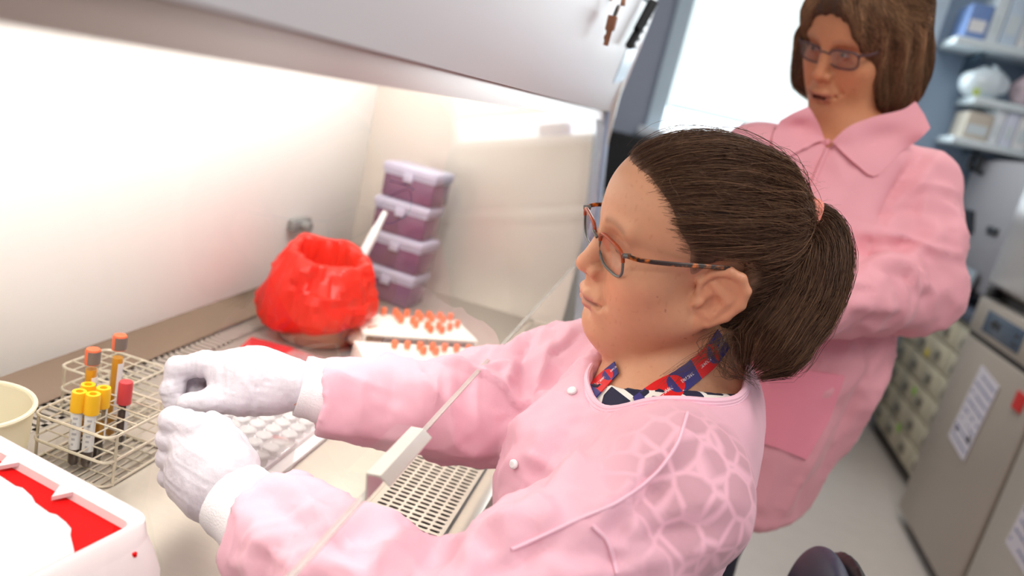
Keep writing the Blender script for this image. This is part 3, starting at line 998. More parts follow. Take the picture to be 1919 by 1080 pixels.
def tube(name, label, x, y, h, r, capm, capkind, liquid, lz0, lz1, group, lean=(0, 0), blood=0.0, lab=(-2.3, 0.0)):
    t = thing(name, label, 'tube', (0, 0, 0), group)
    H = h
    obj('glass_tube', MB().lathe([(0.0005, 0), (r * .6, 0.001), (r, r * .7), (r, H - 0.012)], 16), m_tubeglass, t)
    obj('liquid', MB().lathe([(0.0005, 0.0012), (r * .55, 0.0018), (r * .86, r * .7), (r * .86, lz1), (0.0005, lz1)], 14), liquid, t)
    if blood:
        obj('settled_cells', MB().lathe([(0.0005, 0.001), (r * .6, 0.0014), (r * .90, r * .7), (r * .90, blood), (0.0005, blood)], 14), m_blood, t)
    if lab:
        mb = MB(); P = []
        for a in np.linspace(lab[0], lab[1], 9):
            P.append([(r * 1.04 * math.cos(a), r * 1.04 * math.sin(a), z) for z in (H * .24, H * .74)])
        lb = obj('paper_label', mb.grid(P, 0.0003), m_label, t)
        mk = MB()
        for k in range(6):
            a0 = (lab[0] + lab[1]) / 2 - 0.35
            zz = H * (.30 + .07 * k)
            mk.grid([[(r * 1.06 * math.cos(a), r * 1.06 * math.sin(a), z) for z in (zz, zz + H * .03)] for a in np.linspace(a0, a0 + 0.4 + 0.5 * ((k * 7) % 3) / 3, 4)])
        obj('print', mk, m_print, lb)
    if capkind == 'shield':
        c = obj('cap', MB().lathe([(r * .9, H - 0.026), (r * 1.28, H - 0.025), (r * 1.28, H - 0.004), (r * 1.18, H), (r * .62, H), (r * .55, H - 0.005), (0.0004, H - 0.006)], 20), capm, t)
        obj('septum', MB().lathe([(0.0003, H - 0.0055), (r * .34, H - 0.0055), (r * .3, H - 0.0045), (0.0003, H - 0.0045)], 12), m_greycap, c)
    elif capkind == 'stopper':
        c = obj('stopper', MB().lathe([(r * .95, H - 0.020), (r * 1.12, H - 0.0195), (r * 1.2, H - 0.002), (r * 1.05, H), (0.0004, H - 0.0005)], 20), capm, t)
        mb = MB(); P = [[(r * 1.22 * math.cos(a), r * 1.22 * math.sin(a), z) for z in (H - 0.018, H - 0.002)] for a in np.linspace(-1.5, 0.6, 8)]
        obj('grey_side', mb.grid(P, 0.0004), m_greycap, c)
    else:
        obj('cap', MB().lathe([(r * 1.02, H - 0.030), (r * 1.22, H - 0.029), (r * 1.22, H - 0.002), (r * 1.1, H), (0.0004, H)], 20), capm, t)
    t.location = (x, y, ZS + 0.004)
    t.rotation_euler = (lean[0], lean[1], 0)
    return t


gy = 'yellow capped tubes'
y1t = tube('blood_tube', 'leftmost of the four yellow capped tubes, white label towards the camera', -0.596, 0.709, 0.096, 0.0066, m_yel, 'shield', m_serum, 0, 0.05, gy, blood=0.032)
yl = [(-0.581, 0.713, 'nearest of the four yellow capped tubes, rightmost white label'), (-0.602, 0.729, 'yellow capped tube at the back of the cluster, between the others'),
      (-0.584, 0.733, 'rightmost of the four yellow capped tubes, amber serum showing')]
for k, (x, y, lb) in enumerate(yl):
    dup(y1t, (x, y, ZS + 0.004), lb, [0.1, 2.6, 2.2][k])
tube('blood_tube', 'single red capped tube filled with dark blood', -0.580, 0.766, 0.094, 0.0068, m_redcap, 'plain', m_blood, 0, 0.062, None, lab=(-0.45, 1.6))
go = 'orange stoppered serum tubes'
tube('serum_tube', 'shorter-looking orange stoppered serum tube left behind the yellow caps', -0.612, 0.744, 0.134, 0.0072, m_orgcap, 'stopper', m_serum, 0, 0.108, go, lab=(-0.75, 1.7))
tube('serum_tube', 'tallest orange stoppered serum tube, farther right against the white wall', -0.612, 0.788, 0.140, 0.0072, m_orgcap, 'stopper', m_serum, 0, 0.110, go, lab=(-0.80, 1.7))

# cream beaker
m_cream = M('beaker_plastic', srgb(250, 244, 224), 0.35, var=0.02, trans=0.4)
bk = thing('plastic_beaker', 'cream translucent plastic beaker at the left edge, beside the rack', 'beaker', (-0.668, 0.636, ZS))
obj('beaker_body', MB().lathe([(0.0005, 0), (0.050, 0), (0.053, 0.003), (0.060, 0.086), (0.057, 0.086), (0.050, 0.005), (0.0005, 0.004)], 40).move(None, (-0.668, 0.636, ZS)), m_cream, bk)
obj('rim', MB().tube([(-0.668 + 0.060 * math.cos(a), 0.636 + 0.060 * math.sin(a), ZS + 0.087) for a in np.linspace(0, 2 * math.pi, 49)[:-1]], 0.0028, 8, closed=True), m_cream, bk)

# sharps container
U = np.array([0.985, -0.172, 0.0]); Vv = np.array([-0.172, -0.985, 0.0])
C0 = np.array([-0.355, 0.525, 0.0])
uv = lambda u, v, z: C0 + U * u + Vv * v + np.array([0, 0, z])
m_sharp = M('sharps_plastic', srgb(238, 226, 227), 0.35, var=0.02, trans=0.25)
m_red = M('sharps_red', srgb(214, 4, 6), 0.7, var=0.04, spec=0.1)
m_flap = M('sharps_flap', srgb(234, 222, 224), 0.25, var=0.02, trans=0.3)


def rrect(u0, u1, v0, v1, r, n=5):
    P = []
    for (cu, cv, a0) in ((u1 - r, v1 - r, 0), (u0 + r, v1 - r, 90), (u0 + r, v0 + r, 180), (u1 - r, v0 + r, 270)):
        for k in range(n + 1):
            a = math.radians(a0 + 90 * k / n)
            P.append((cu + r * math.cos(a), cv + r * math.sin(a)))
    return P


def loft(rings, capb=True, capt=False):
    mb = MB(); n = len(rings[0])
    v = [p for r in rings for p in r]
    f = [(i * n + k, i * n + (k + 1) % n, (i + 1) * n + (k + 1) % n, (i + 1) * n + k) for i in range(len(rings) - 1) for k in range(n)]
    if capb:
        f.append(tuple(range(n)))
    if capt:
        f.append(tuple((len(rings) - 1) * n + k for k in range(n)))
    return mb.add(v, f)


sh = thing('sharps_container', 'white sharps container with a red slot in its lid, front left', 'container', uv(-0.12, 0.12, ZS))
ring = lambda u0, u1, v0, v1, r, z: [uv(a, b_, z) for a, b_ in rrect(u0, u1, v0, v1, r)]
obj('bin_body', loft([ring(-.245, .006, .012, .235, .03, ZS), ring(-.25, .012, .006, .24, .03, ZS + .07)]), m_sharp, sh)
obj('lid_skirt', loft([ring(-.255, .020, -.002, .245, .035, 0.846), ring(-.262, .030, -.004, .252, .035, 0.858), ring(-.258, .022, -.003, .25, .035, 0.874), ring(-.25, .010, -.001, .245, .03, 0.888)]), m_sharp, sh)
obj('lid_rim', loft([ring(-.25, .010, -.001, .245, .03, 0.888), ring(-.235, .001, .0, .23, .02, 0.9), ring(-.23, -.003, .003, .226, .017, 0.902), ring(-.22, -.007, .018, .215, .008, 0.900), ring(-.218, -.009, .020, .213, .006, 0.892)], False), m_sharp, sh)
obj('red_insert', MB().prism([uv(-.218, .02, .893), uv(-.009, .02, .893), uv(-.009, .213, .893), uv(-.218, .213, .893)], (0, 0, -0.003)), m_red, sh, 'red inner tray')
edge = [(-.009, .070), (-.030, .0575), (-.036, .052), (-.046, .049), (-.06, .047), (-.066, .049), (-.086, .047), (-.096, .043), (-.112, .040), (-.118, .042), (-.150, .040), (-.175, .044), (-.218, .05)]
obj('flap', MB().prism([uv(u, v, .899) for u, v in edge] + [uv(-.218, .213, .899), uv(-.009, .213, .899)], (0, 0, -0.003)), m_flap, sh, 'white inner flap')
for u in (-0.155, -0.085):
    obj('tooth', MB().prism([uv(u - .008, .019, .901), uv(u + .008, .019, .901), uv(u, .033, .899)], (0, 0, -0.004)), m_flap, sh)
tag(obj('red_pip', MB().lathe([(0.0003, 0.003), (0.002, 0.003), (0.0022, 0), (0.0003, 0)], 10).move(None, uv(.016, .035, .878)), m_red, sh), 'red pip', 'x') if False else obj('pip', MB().lathe([(0.0003, 0.003), (0.002, 0.003), (0.0022, 0), (0.0003, 0)], 10).move(None, uv(.012, .03, .884)), m_red, sh)

# red biohazard bag over a bin
m_redbag = M('red_bag', srgb(252, 52, 38), 0.28, var=0.06, scale=18, spec=0.5, trans=0.35, bump=0.3, bscale=60)
bc = np.array([-0.600, 1.325, ZS])
bb = thing('waste_bag', 'red crumpled biohazard bag folded over a bin, by the back wall', 'bag', bc)
nA, nZ = 72, 26
prof = catmull([(0.084, 0.034), (0.098, 0.046), (0.100, 0.075), (0.092, 0.115), (0.083, 0.150), (0.074, 0.172), (0.063, 0.176), (0.055, 0.164), (0.053, 0.10), (0.050, 0.05)], nZ)
P = np.zeros((nZ, nA, 3))
for i in range(nZ):
    for k in range(nA):
        a = 2 * math.pi * k / nA
        P[i, k] = (prof[i, 0] * math.cos(a), prof[i, 0] * math.sin(a), prof[i, 1])
flat = P.reshape(-1, 3)
ang = np.arctan2(flat[:, 1], flat[:, 0])
q = np.stack([np.cos(ang) * 2.2, np.sin(ang) * 2.2, flat[:, 2] * 16 + 0.6 * np.sin(ang * 2)], 1)
amp = 0.008 * ridged(q) + 0.0045 * ridged(q * 2.3 + 5) + 0.002 * ridged(q * 5 + 9)
rad = np.hypot(flat[:, 0], flat[:, 1])
sc = 1 + amp / rad * np.where(flat[:, 2] > 0.0, 1, 0)
flat = flat * np.stack([sc, sc, np.ones_like(sc)], 1)
flat[:, 2] += 0.010 * noise3(q * 0.8 + 3) * (flat[:, 2] > 0.14) - 0.018 * np.cos(ang - 3.5) * (flat[:, 2] < 0.09) + 0.012 * np.cos(ang - 2.4) * (flat[:, 2] > 0.12)
# a pulled-out corner on the lower left
cl = np.exp(-((np.angle(np.exp(1j * (ang - 3.3)))) / 0.35) ** 2) * np.exp(-((flat[:, 2] - 0.05) / 0.03) ** 2)
flat[:, :2] *= (1 + 0.22 * cl)[:, None]
P = flat + bc
f = [(i * nA + k, i * nA + (k + 1) % nA, (i + 1) * nA + (k + 1) % nA, (i + 1) * nA + k) for i in range(nZ - 1) for k in range(nA)]
me = qmesh('bag_film', P - bc, np.array(f), m_redbag)
me.set_sharp_from_angle(angle=math.radians(22))
o = bpy.data.objects.new('bag_film', me); col.objects.link(o); o.parent = bb
obj('bin', MB().lathe([(0.0005, 0.0), (0.068, 0.0), (0.072, 0.004), (0.080, 0.060), (0.077, 0.060), (0.069, 0.006), (0.0005, 0.005)], 40).move(None, bc), M('bin_plastic', srgb(206, 150, 128), 0.25, 0.2, var=0.1), bb, 'brownish bin under the bag')
ff = thing('red_reflection_sheet', 'red film added for the red reflection and something red on the steel in front of the waste bag', 'sheet', (-0.60, 1.17, ZS))  # added film: the bag's red reflection on the steel, plus something red
P = np.zeros((14, 8, 3))
for i in range(14):
    for j in range(8):
        P[i, j] = (-0.655 + 0.17 * i / 13 - 0.02 * j / 7, 1.135 + 0.085 * j / 7, ZS + 0.002)
n_ = noise3(P.reshape(-1, 3) * 30).reshape(14, 8)
P[:, :, 2] += 0.003 + 0.004 * np.abs(n_)
obj('film', MB().grid(P, 0.0012), M('red_reflection_film', srgb(206, 44, 46), 0.2, var=0.3, scale=20, coat=0.4), ff)
obj('fold', MB().grid(P[3:9, 2:7] + np.array([0.01, 0.0, 0.007]), 0.001), bpy.data.materials['red_reflection_film'], ff)

# purple tip boxes
m_pur = M('tipbox_purple', srgb(112, 76, 104), 0.18, var=0.35, scale=14, coat=0.3, stretch=(1, 1, 0.7))
m_lid = M('tipbox_lid', srgb(208, 206, 226), 0.25, var=0.05, trans=0.2)
ra = rotz(-0.10)
pc = np.array([-0.592, 1.70, 0])
labs = ['lowest purple tip box, partly behind the red bag', 'second purple tip box from the bottom of the stack', 'third purple tip box, the darkest, below the top one', 'topmost purple tip box of the leaning stack']
pr = thing('tip_box', labs[0], 'box', (pc[0], pc[1], ZS + 0.001), 'stacked purple tip boxes')
for nm, mb, mt in (('tray', MB().box((-.066, -.045, 0), (.066, .045, .058), 0.005, 2, ra, (0, 0, .03)), m_pur),
                   ('lid', MB().box((-.071, -.049, .058), (.071, .049, .080), 0.006, 2, ra, (0, 0, .07)), m_lid),
                   ('latch', MB().box((-.012, -.053, .045), (.012, -.046, .064), 0.002, 2, ra, (0, 0, .07)), m_lid),
                   ('hinge_lip', MB().box((-.068, -.047, .053), (.068, .047, .0585), 0.002, 2, ra, (0, 0, .055)), m_lid)):
    me = mesh(nm, mb, mt)
    o = bpy.data.objects.new(nm, me); col.objects.link(o); o.parent = pr
for k in range(1, 4):
    dup(pr, (pc[0] + 0.006 * (k % 2), pc[1] + 0.004 * k, ZS + 0.001 + 0.0815 * k), labs[k], 0.03 * (-1) ** k)
pp = thing('white_dropper', 'small white dropper leaning against the dark purple tip box', 'dropper', (-0.655, 1.60, 0.9))
a_, b_ = at(700, 440, 1.60), at(722, 398, 1.62)
obj('barrel', MB().tube([a_ + (a_ - b_) * 0.9, a_, a_ + (b_ - a_) * .5], [0.010, 0.010, 0.007], 10), m_white, pp)
obj('tip', MB().tube([a_ + (b_ - a_) * .5, b_], [0.007, 0.006], 10), m_white, pp)
obj('holder', MB().tube([(a_[0] + (a_[0] - b_[0]) * .9, a_[1], ZS), a_ + (a_ - b_) * 0.8], 0.004, 8).box((a_[0] - .03, a_[1] - .03, ZS), (a_[0] + .03, a_[1] + .03, ZS + .01), 0.003), m_lid, pp)

# white racks of orange capped vials
m_rackw = M('vial_rack_white', srgb(250, 246, 236), 0.45, var=0.02)
m_cap = M('vial_cap_orange', srgb(236, 120, 70), 0.5)
m_vial = M('vial_body', srgb(236, 226, 214), 0.3, var=0.05)
v0 = thing('orange_vial', 'x', 'vial', (0, 0, 0), 'orange capped vials in the white racks')
for nm, mb, mt in (('vial_body', MB().lathe([(0.0004, 0), (0.004, 0.001), (0.005, 0.004), (0.005, 0.03)], 10), m_vial), ('cap', MB().lathe([(0.0052, 0.026), (0.0062, 0.027), (0.0062, 0.038), (0.005, 0.040), (0.0004, 0.040)], 12), m_cap)):
    o = bpy.data.objects.new(nm, mesh(nm, mb, mt)); col.objects.link(o); o.parent = v0
first = [True]
rackdefs = [('white vial rack close to the purple boxes, its back row full of orange caps', onz(776, 610, 0.83), 0.66, 0.115, 0.060,
             [(i, 0) for i in range(9)] + [(3, 2), (4, 2), (5, 1), (6, 1), (7, 1), (4, 3), (5, 3), (6, 3), (7, 3), (8, 2), (3, 1), (6, 4), (5, 4)]),
            ('white vial rack nearer the pink sleeve, with one row of orange caps', onz(790, 665, 0.83), 0.66, 0.110, 0.055,
             [(2, 1), (3, 1), (4, 1), (5, 1), (6, 1), (7, 1), (4, 2), (5, 2), (8, 1)])]
for ri, (lb, c, ang_, hw, hd, fill) in enumerate(rackdefs):
    c = np.array([c[0], c[1], 0.0])
    R = rotz(ang_)
    t = thing('vial_rack', lb, 'rack', (c[0], c[1], ZS), 'white vial racks')
    zt_ = 0.828
    obj('top_plate', MB().box((-hw, -hd, zt_ - 0.006 - ZS), (hw, hd, zt_ - ZS), 0.002).move(R, (c[0], c[1], ZS)), m_rackw, t)
    obj('bottom_plate', MB().box((-hw, -hd, 0), (hw, hd, 0.004), 0.001).move(R, (c[0], c[1], ZS)), m_rackw, t)
    for sx in (-1, 1):
        obj('end_wall', MB().box((sx * hw - 0.003, -hd, 0.0), (sx * hw + 0.003, hd, zt_ - ZS), 0.001).move(R, (c[0], c[1], ZS)), m_rackw, t)
    for (i, j) in fill:
        p = R @ np.array([-hw + 0.014 + i * 0.0245, hd - 0.012 - j * 0.0215, 0]) + c
        loc = (p[0], p[1], zt_ - 0.022)
        wh = ['rack near the purple boxes', 'rack near the pink sleeve'][ri]
        lbl = 'orange capped vial in the %s, %s row' % (wh, ['back', 'second', 'middle', 'fourth', 'front'][j])
        if first[0]:
            v0.location = loc; v0['label'] = lbl; first[0] = False; v = v0
        else:
            v = dup(v0, loc, lbl)
        v['group'] = 'orange vials, ' + wh + ' row %s' % ['back', 'second', 'middle', 'fourth', 'front'][j]

# white tray of clear cups
tx0, tx1, ty0, ty1 = -0.535, -0.388, 0.800, 1.005
tr = thing('sample_tray', 'white tray of clear plastic cups beneath the gloved hands', 'tray', ((tx0 + tx1) / 2, (ty0 + ty1) / 2, ZS))
m_tray = M('tray_white', srgb(248, 244, 242), 0.35, var=0.02)
obj('base', MB().box((tx0, ty0, ZS), (tx1, ty1, ZS + 0.008), 0.003), m_tray, tr)
obj('raised_bed', MB().box((tx0 + .006, ty0 + .006, ZS + .008), (tx1 - .016, ty1 - .006, ZS + .016), 0.003), M('tray_clear', srgb(240, 234, 236), 0.15, var=0.04), tr)
m_cup = clear('cup_clear', (0.97, 0.97, 0.97), 1.5, haze=0.35, rough=0.05, haze_col=(0.9, 0.88, 0.88))
cup = None
for i in range(5):
    for j in range(8):
        x = tx0 + 0.022 + i * 0.0245; y = ty0 + 0.019 + j * 0.0238
        lb = 'clear plastic cup in the white sample tray, ' + ['row nearest the back wall', 'second row from the back wall', 'middle row', 'second row from the sash', 'row nearest the sash'][i]
        if cup is None:
            cup = thing('clear_cup', lb, 'cup', (x, y, ZS + 0.016), 'clear cups, row 1')
            for nm, mb, mt in (('cup_wall', MB().lathe([(0.0085, 0), (0.0105, 0.014), (0.0095, 0.014), (0.0078, 0.001)], 16), m_cup), ('lid', MB().lathe([(0.0004, 0.0158), (0.0095, 0.0155), (0.0112, 0.014), (0.0112, 0.012), (0.0106, 0.012)], 16), m_cup)):
                o = bpy.data.objects.new(nm, mesh(nm, mb, mt)); col.objects.link(o); o.parent = cup
        else:
            dup(cup, (x, y, ZS + 0.016), lb)['group'] = 'clear cups, row %d' % (i + 1)
m_clearbox = clear('clear_box', (0.95, 0.94, 0.94), 1.5, haze=0.12, rough=0.03)
c = onz(503, 915, ZS)
bx = thing('clear_box', 'small upright clear plastic box by the near cuff', 'box', (c[0], c[1], ZS))
obj('box_wall', MB().box((c[0] - .016, c[1] - .012, ZS + .001), (c[0] + .016, c[1] + .026, ZS + .058), 0.002), m_clearbox, bx)
obj('box_lid', MB().box((c[0] - .017, c[1] - .013, ZS + .052), (c[0] + .017, c[1] + .027, ZS + .06), 0.002), m_clearbox, bx)
c = onz(562, 700, ZS)
bx = thing('clear_box', 'flat clear plastic box behind the far wrist', 'box', (c[0], c[1], ZS))
obj('box_wall', MB().box((c[0] - .03, c[1] - .03, ZS + .001), (c[0] + .03, c[1] + .03, ZS + .022), 0.002), m_clearbox, bx)
obj('box_lid', MB().box((c[0] - .031, c[1] - .031, ZS + .022), (c[0] + .031, c[1] + .031, ZS + .03), 0.002), m_clearbox, bx)
wrap = thing('clear_wrap', 'brownish clear plastic wrap between the bin and the white racks', 'wrap', (-0.52, 1.33, ZS))
lump('film', (-0.505, 1.345, ZS + 0.026), (0.030, 0.045, 0.022), M('wrap_film', srgb(196, 168, 150), 0.15, var=0.3, scale=30, coat=0.5), wrap, 3.3, 0.5, 30)
# ---------------------------------------------------------------- people
from mathutils.bvhtree import BVHTree


def headprims(f, mouth_open=0.0, lids=0.0, age=0.0, chinfat=0.0):
    """female head in local axes: x to her left, y forward, z up, origin between the ears"""
    f.u(ell((0, -.008, .041), (.074, .093, .079)))
    f.u(ell((0, .026, .05), (.064, .060, .060)), .03)
    f.u(ell((0, .030, -.030), (.060, .056, .074)), .03)
    for s in (-1, 1):
        f.u(ell((s * .043, .050, -.014), (.024, .026, .020)), .025)
        f.u(ell((s * .037, .044, -.048), (.025, .032, .033)), .025)
        f.u(cap((s * .050, .0, -.055), (s * .018, .066, -.092), .021, .019), .03)
        f.u(cap((s * .011, .082, .034), (s * .043, .0715, .037), .0075, .0085), .012)
    f.u(ell((0, .076, -.092), (.021, .017, .017)), .02)
    if chinfat:
        f.u(ell((0, .040, -.102), (.036, .036, .018 + chinfat)), .025)
    # eye sockets and lids
    for s in (-1, 1):
        f.sub(ell((s * .031, .092, .0175), (.0195, .0135, .0125)), .012)
        f.u(ell((s * .031, .0690, .0145), (.0138, .0138, .0125)), .003)
        f.sub(cap((s * .020, .0835, .0235), (s * .043, .0765, .0225), .0009, .0009), .004)
        f.sub(cap((s * .018, .0835, .0030), (s * .040, .0790, .0015), .0009, .0009), .007)
    # nose
    f.u(cap((0, .083, .024), (0, .0995, -.015), .0072, .0098), .012)
    f.u(ell((0, .1020, -.0205), (.0108, .0118, .0100)), .005)
    for s in (-1, 1):
        f.u(ell((s * .0132, .0920, -.0245), (.0075, .0105, .0080)), .005)
        f.sub(ell((s * .0068, .0970, -.0318), (.0038, .0058, .0040)), .003)
        f.sub(cap((s * .0205, .0925, -.0150), (s * .0215, .0885, -.0290), .0012, .0012), .005)
    f.u(cap((0, .096, -.029), (0, .092, -.037), .005, .006), .006)
    # mouth
    f.u(ell((0, .078, -.057), (.030, .020, .022)), .02)
    f.chain([(-.023, .088, -.0565), (-.010, .0975, -.0535), (0, .0985, -.0545), (.010, .0975, -.0535), (.023, .088, -.0565)], [.003, .0045, .0042, .0045, .003], .006)
    o = mouth_open
    f.chain([(-.021, .087, -.060 - o * .3), (-.008, .0955, -.0645 - o), (.008, .0955, -.0645 - o), (.021, .087, -.060 - o * .3)], [.003, .0055, .0055, .003], .006)
    if o:
        f.sub(ell((0, .099, -.0595 - o * .5), (.015, .014, .0018 + o * .55)), .003)
    else:
        f.chain
        for a, b_ in (((-.024, .0915, -.0580), (-.010, .1015, -.0588)), ((-.010, .1015, -.0588), (.010, .1015, -.0588)), ((.010, .1015, -.0588), (.024, .0915, -.0580))):
            f.sub(cap(a, b_, .0016), .003)
    for s in (-1, 1):
        f.sub(ell((s * .0270, .0870, -.0590), (.002, .004, .0025)), .007)
        # smile fold
        f.sub(cap((s * .020, .092, -.027), (s * .034, .083, -.052), .0012, .0012), .009)
    f.sub(ell((0, .101, -.0745), (.016, .010, .004)), .010)
    # ears
    E0 = np.array((-.020, -.015)); E1 = np.array((-.0135, -.0205)); ES = 1.16
    for s in (-1, 1):
        def e(y, z, k=0.0):
            q = E1 + (np.array((y, z)) - E0) * ES
            return (s * (.0665 + .36 * max(0, .002 - q[0]) + k), q[0], q[1])
        A = np.array([[1, s * .36, 0], [0, .855, .52], [0, -.52, .855]])
        A[0] /= np.linalg.norm(A[0])
        f.u(ell(e(-.024, -.013, .0), (.0062, .0205, .0335), A), .004)
        hel = [e(-.008, -.010, .002), e(-.008, .002, .002), e(-.016, .012, .002), e(-.028, .016, .002), e(-.038, .012, .002), e(-.044, .001, .002), e(-.043, -.013, .002), e(-.034, -.027, .002), e(-.022, -.037, .002)]
        f.chain(hel, [.003, .0038, .0046, .005, .0052, .0052, .0048, .0046, .0046], .003)
        f.u(ell(e(-.011, -.040, .001), (.0052, .0095, .0095), A), .005)
        f.sub(ell(e(-.0200, -.017, .0085), (.0072, .0088, .0130), A), .004)
        f.sub(cap(e(-.018, .006, .0085), e(-.035, -.004, .0095), .0042, .0042), .003)
        f.u(cap(e(-.017, .002, .003), e(-.031, -.012, .0035), .0028, .0032), .003)
        f.u(cap(e(-.031, -.012, .0035), e(-.022, -.031, .003), .0032, .0030), .003)
        f.u(ell(e(-.0085, -.0175, .004), (.005, .0042, .0065), A), .004)


def skin_colors(L, base, lip, brow, seed=0, blush=(1.06, .86, .82), browamt=.55, eye=False):
    n = len(L)
    C = np.tile(np.array(base), (n, 1))
    x, y, z = np.abs(L[:, 0]), L[:, 1], L[:, 2]
    front = ss(.045, .075, y)
    bl = np.exp(-((x - .042) / .022) ** 2 - ((z + .030) / .022) ** 2) * ss(.02, .05, y)
    nose = np.exp(-((x) / .016) ** 2 - ((z + .018) / .014) ** 2) * ss(.09, .10, y)
    ear = ss(.069, .073, x) * (y < .0) * (y > -.055) * (np.abs(z + .014) < .04)
    m = np.clip(.55 * bl + .6 * nose + .55 * ear, 0, .8)[:, None]
    C = C * (1 - m) + C * np.array(blush) * m
    up = np.exp(-((z + .0550) / .0032) ** 2) * (x < .023) * ss(.085, .090, y)
    lo = np.exp(-((z + .0655) / .0050) ** 2) * (x < .021) * ss(.083, .088, y)
    m = np.clip(up + lo, 0, 1)[:, None] * .8
    C = C * (1 - m) + np.array(lip) * m
    gap = np.exp(-((z + .0588) / .0016) ** 2) * (x < .024) * ss(.084, .090, y)
    m = gap[:, None] * .65
    C = C * (1 - m) + np.array(lip) * .35 * m
    bz = .036 + .004 * np.sin((x - .012) / .035 * 3.0)
    bw = np.exp(-((z - bz) / .0038) ** 2) * ss(.010, .016, x) * (1 - ss(.044, .052, x)) * front
    m = (bw * browamt)[:, None]
    C = C * (1 - m) + np.array(brow) * m
    # lash line
    ez = .0115 if not eye else .019
    ls = np.exp(-((z - ez) / .0014) ** 2) * np.exp(-((x - .031) / .011) ** 4) * front
    m = (ls * .9)[:, None]
    C = C * (1 - m) + np.array(brow) * .4 * m
    if eye:
        d = np.hypot((x - .031) / .0105, (z - .0145) / .0034)
        w_ = (1 - ss(.85, 1.05, d))[:, None] * front[:, None]
        C = C * (1 - w_) + np.array((.45, .42, .38)) * w_
        d = np.hypot(L[:, 0] - np.sign(L[:, 0]) * .031 + .003, z - .0148)
        w_ = (1 - ss(.0040, .0050, d))[:, None] * w_
        C = C * (1 - w_) + np.array((.05, .04, .03)) * w_
    lidm = np.exp(-((x - .031) / .016) ** 2 - ((z - .017) / .010) ** 2) * front  # eyelid shading painted in: lids made darker and redder
    C = C * (1 - .5 * lidm[:, None]) + C * np.array((.80, .56, .50)) * .5 * lidm[:, None]
    for (my, mz, mr) in ((.042, -.020, .0011), (.030, -.036, .0013), (-.004, -.062, .0014), (.002, -.068, .0012)):
        dm = np.hypot(y - my, z - mz) + 10 * (L[:, 0] < .02)
        m = ((1 - ss(mr * .7, mr * 1.3, dm)) * .6)[:, None]
        C = C * (1 - m) + C * np.array((.45, .32, .28)) * m
    fr = noise3(L * 260 + seed)
    m = (ss(.62, .8, fr) * .25)[:, None]
    C = C * (1 - m) + C * np.array((.75, .6, .5)) * m
    return C


m_skin = M('skin', (1, 1, 1), 0.42, var=0.05, scale=120, sss=0.12, attr='Col', bump=0.06, bscale=900, spec=0.35)
m_hair = M('hair', (1, 1, 1), 0.46, var=0.25, scale=60, attr='Col', spec=0.22)


def strands_mesh(paths, radius, seg=3):
    """paths (n, m, 3) -> one tube per strand"""
    P = np.asarray(paths, float)
    n, m, _ = P.shape
    T = np.gradient(P, axis=1); T /= np.linalg.norm(T, axis=2, keepdims=True) + 1e-12
    a = np.array([0.31, 0.53, 0.79])
    U_ = np.cross(T, a); U_ /= np.linalg.norm(U_, axis=2, keepdims=True) + 1e-12
    W_ = np.cross(T, U_)
    r = np.broadcast_to(np.asarray(radius, float).reshape(-1, 1) if np.ndim(radius) else np.full((1, 1), radius), (n, m)).copy()
    r = r * (np.minimum(1, .35 + 3 * np.linspace(0, 1, m)) * np.linspace(1, 0.45, m))[None, :]
    V = np.stack([P + r[:, :, None] * (math.cos(2 * math.pi * k / seg) * U_ + math.sin(2 * math.pi * k / seg) * W_) for k in range(seg)], 2)
    i = np.arange(n)[:, None, None] * (m * seg) + np.arange(m - 1)[None, :, None] * seg
    k = np.arange(seg)[None, None, :]
    k2 = (k + 1) % seg
    Q = np.stack([i + k, i + k2, i + seg + k2, i + seg + k], 3).reshape(-1, 4)
    return V.reshape(-1, 3), Q


def poly2d(pts):
    P = np.array(pts, float)

    def fn(u, v):
        d = np.full(np.broadcast(u, v).shape, 1e9); inside = np.zeros(d.shape, bool)
        for i in range(len(P)):
            a, b_ = P[i], P[(i + 1) % len(P)]
            e = b_ - a
            wu, wv = u - a[0], v - a[1]
            t = np.clip((wu * e[0] + wv * e[1]) / (e @ e), 0, 1)
            d = np.minimum(d, (wu - e[0] * t) ** 2 + (wv - e[1] * t) ** 2)
            c = ((a[1] <= v) & (b_[1] > v)) | ((a[1] > v) & (b_[1] <= v))
            with np.errstate(divide='ignore', invalid='ignore'):
                xx = a[0] + (v - a[1]) / (e[1] if abs(e[1]) > 1e-9 else 1e-9) * e[0]
            inside ^= c & (u < xx)
        return np.where(inside, -np.sqrt(d), np.sqrt(d))
    return fn


def toworld(R, t):
    return lambda V: np.asarray(V) @ R.T + t


# ================================================================ seated person
R1 = np.array([[.354, -.9332, -.0615], [-.9106, -.329, -.25], [-.2131, -.1445, .9663]])
T1 = np.array([.022, .8335, 1.1987])
w1 = toworld(R1, T1)
l1 = lambda p: (np.asarray(p, float) - T1) @ R1
p1 = thing('person', 'seated person with brown ponytail, glasses and white gloves in a pink gown', 'person', (0.14, 0.86, 0.0))

RSH = np.array((.050, 1.035, 1.015)); REL = np.array((-.180, .868, .932)); RWR = at(548, 724, .885)
LSH = np.array((.068, .675, 1.000)); LEL = at(862, 1235, .60); LWR = at(425, 920, .77)
NECK = np.array((.075, .868, 1.035))

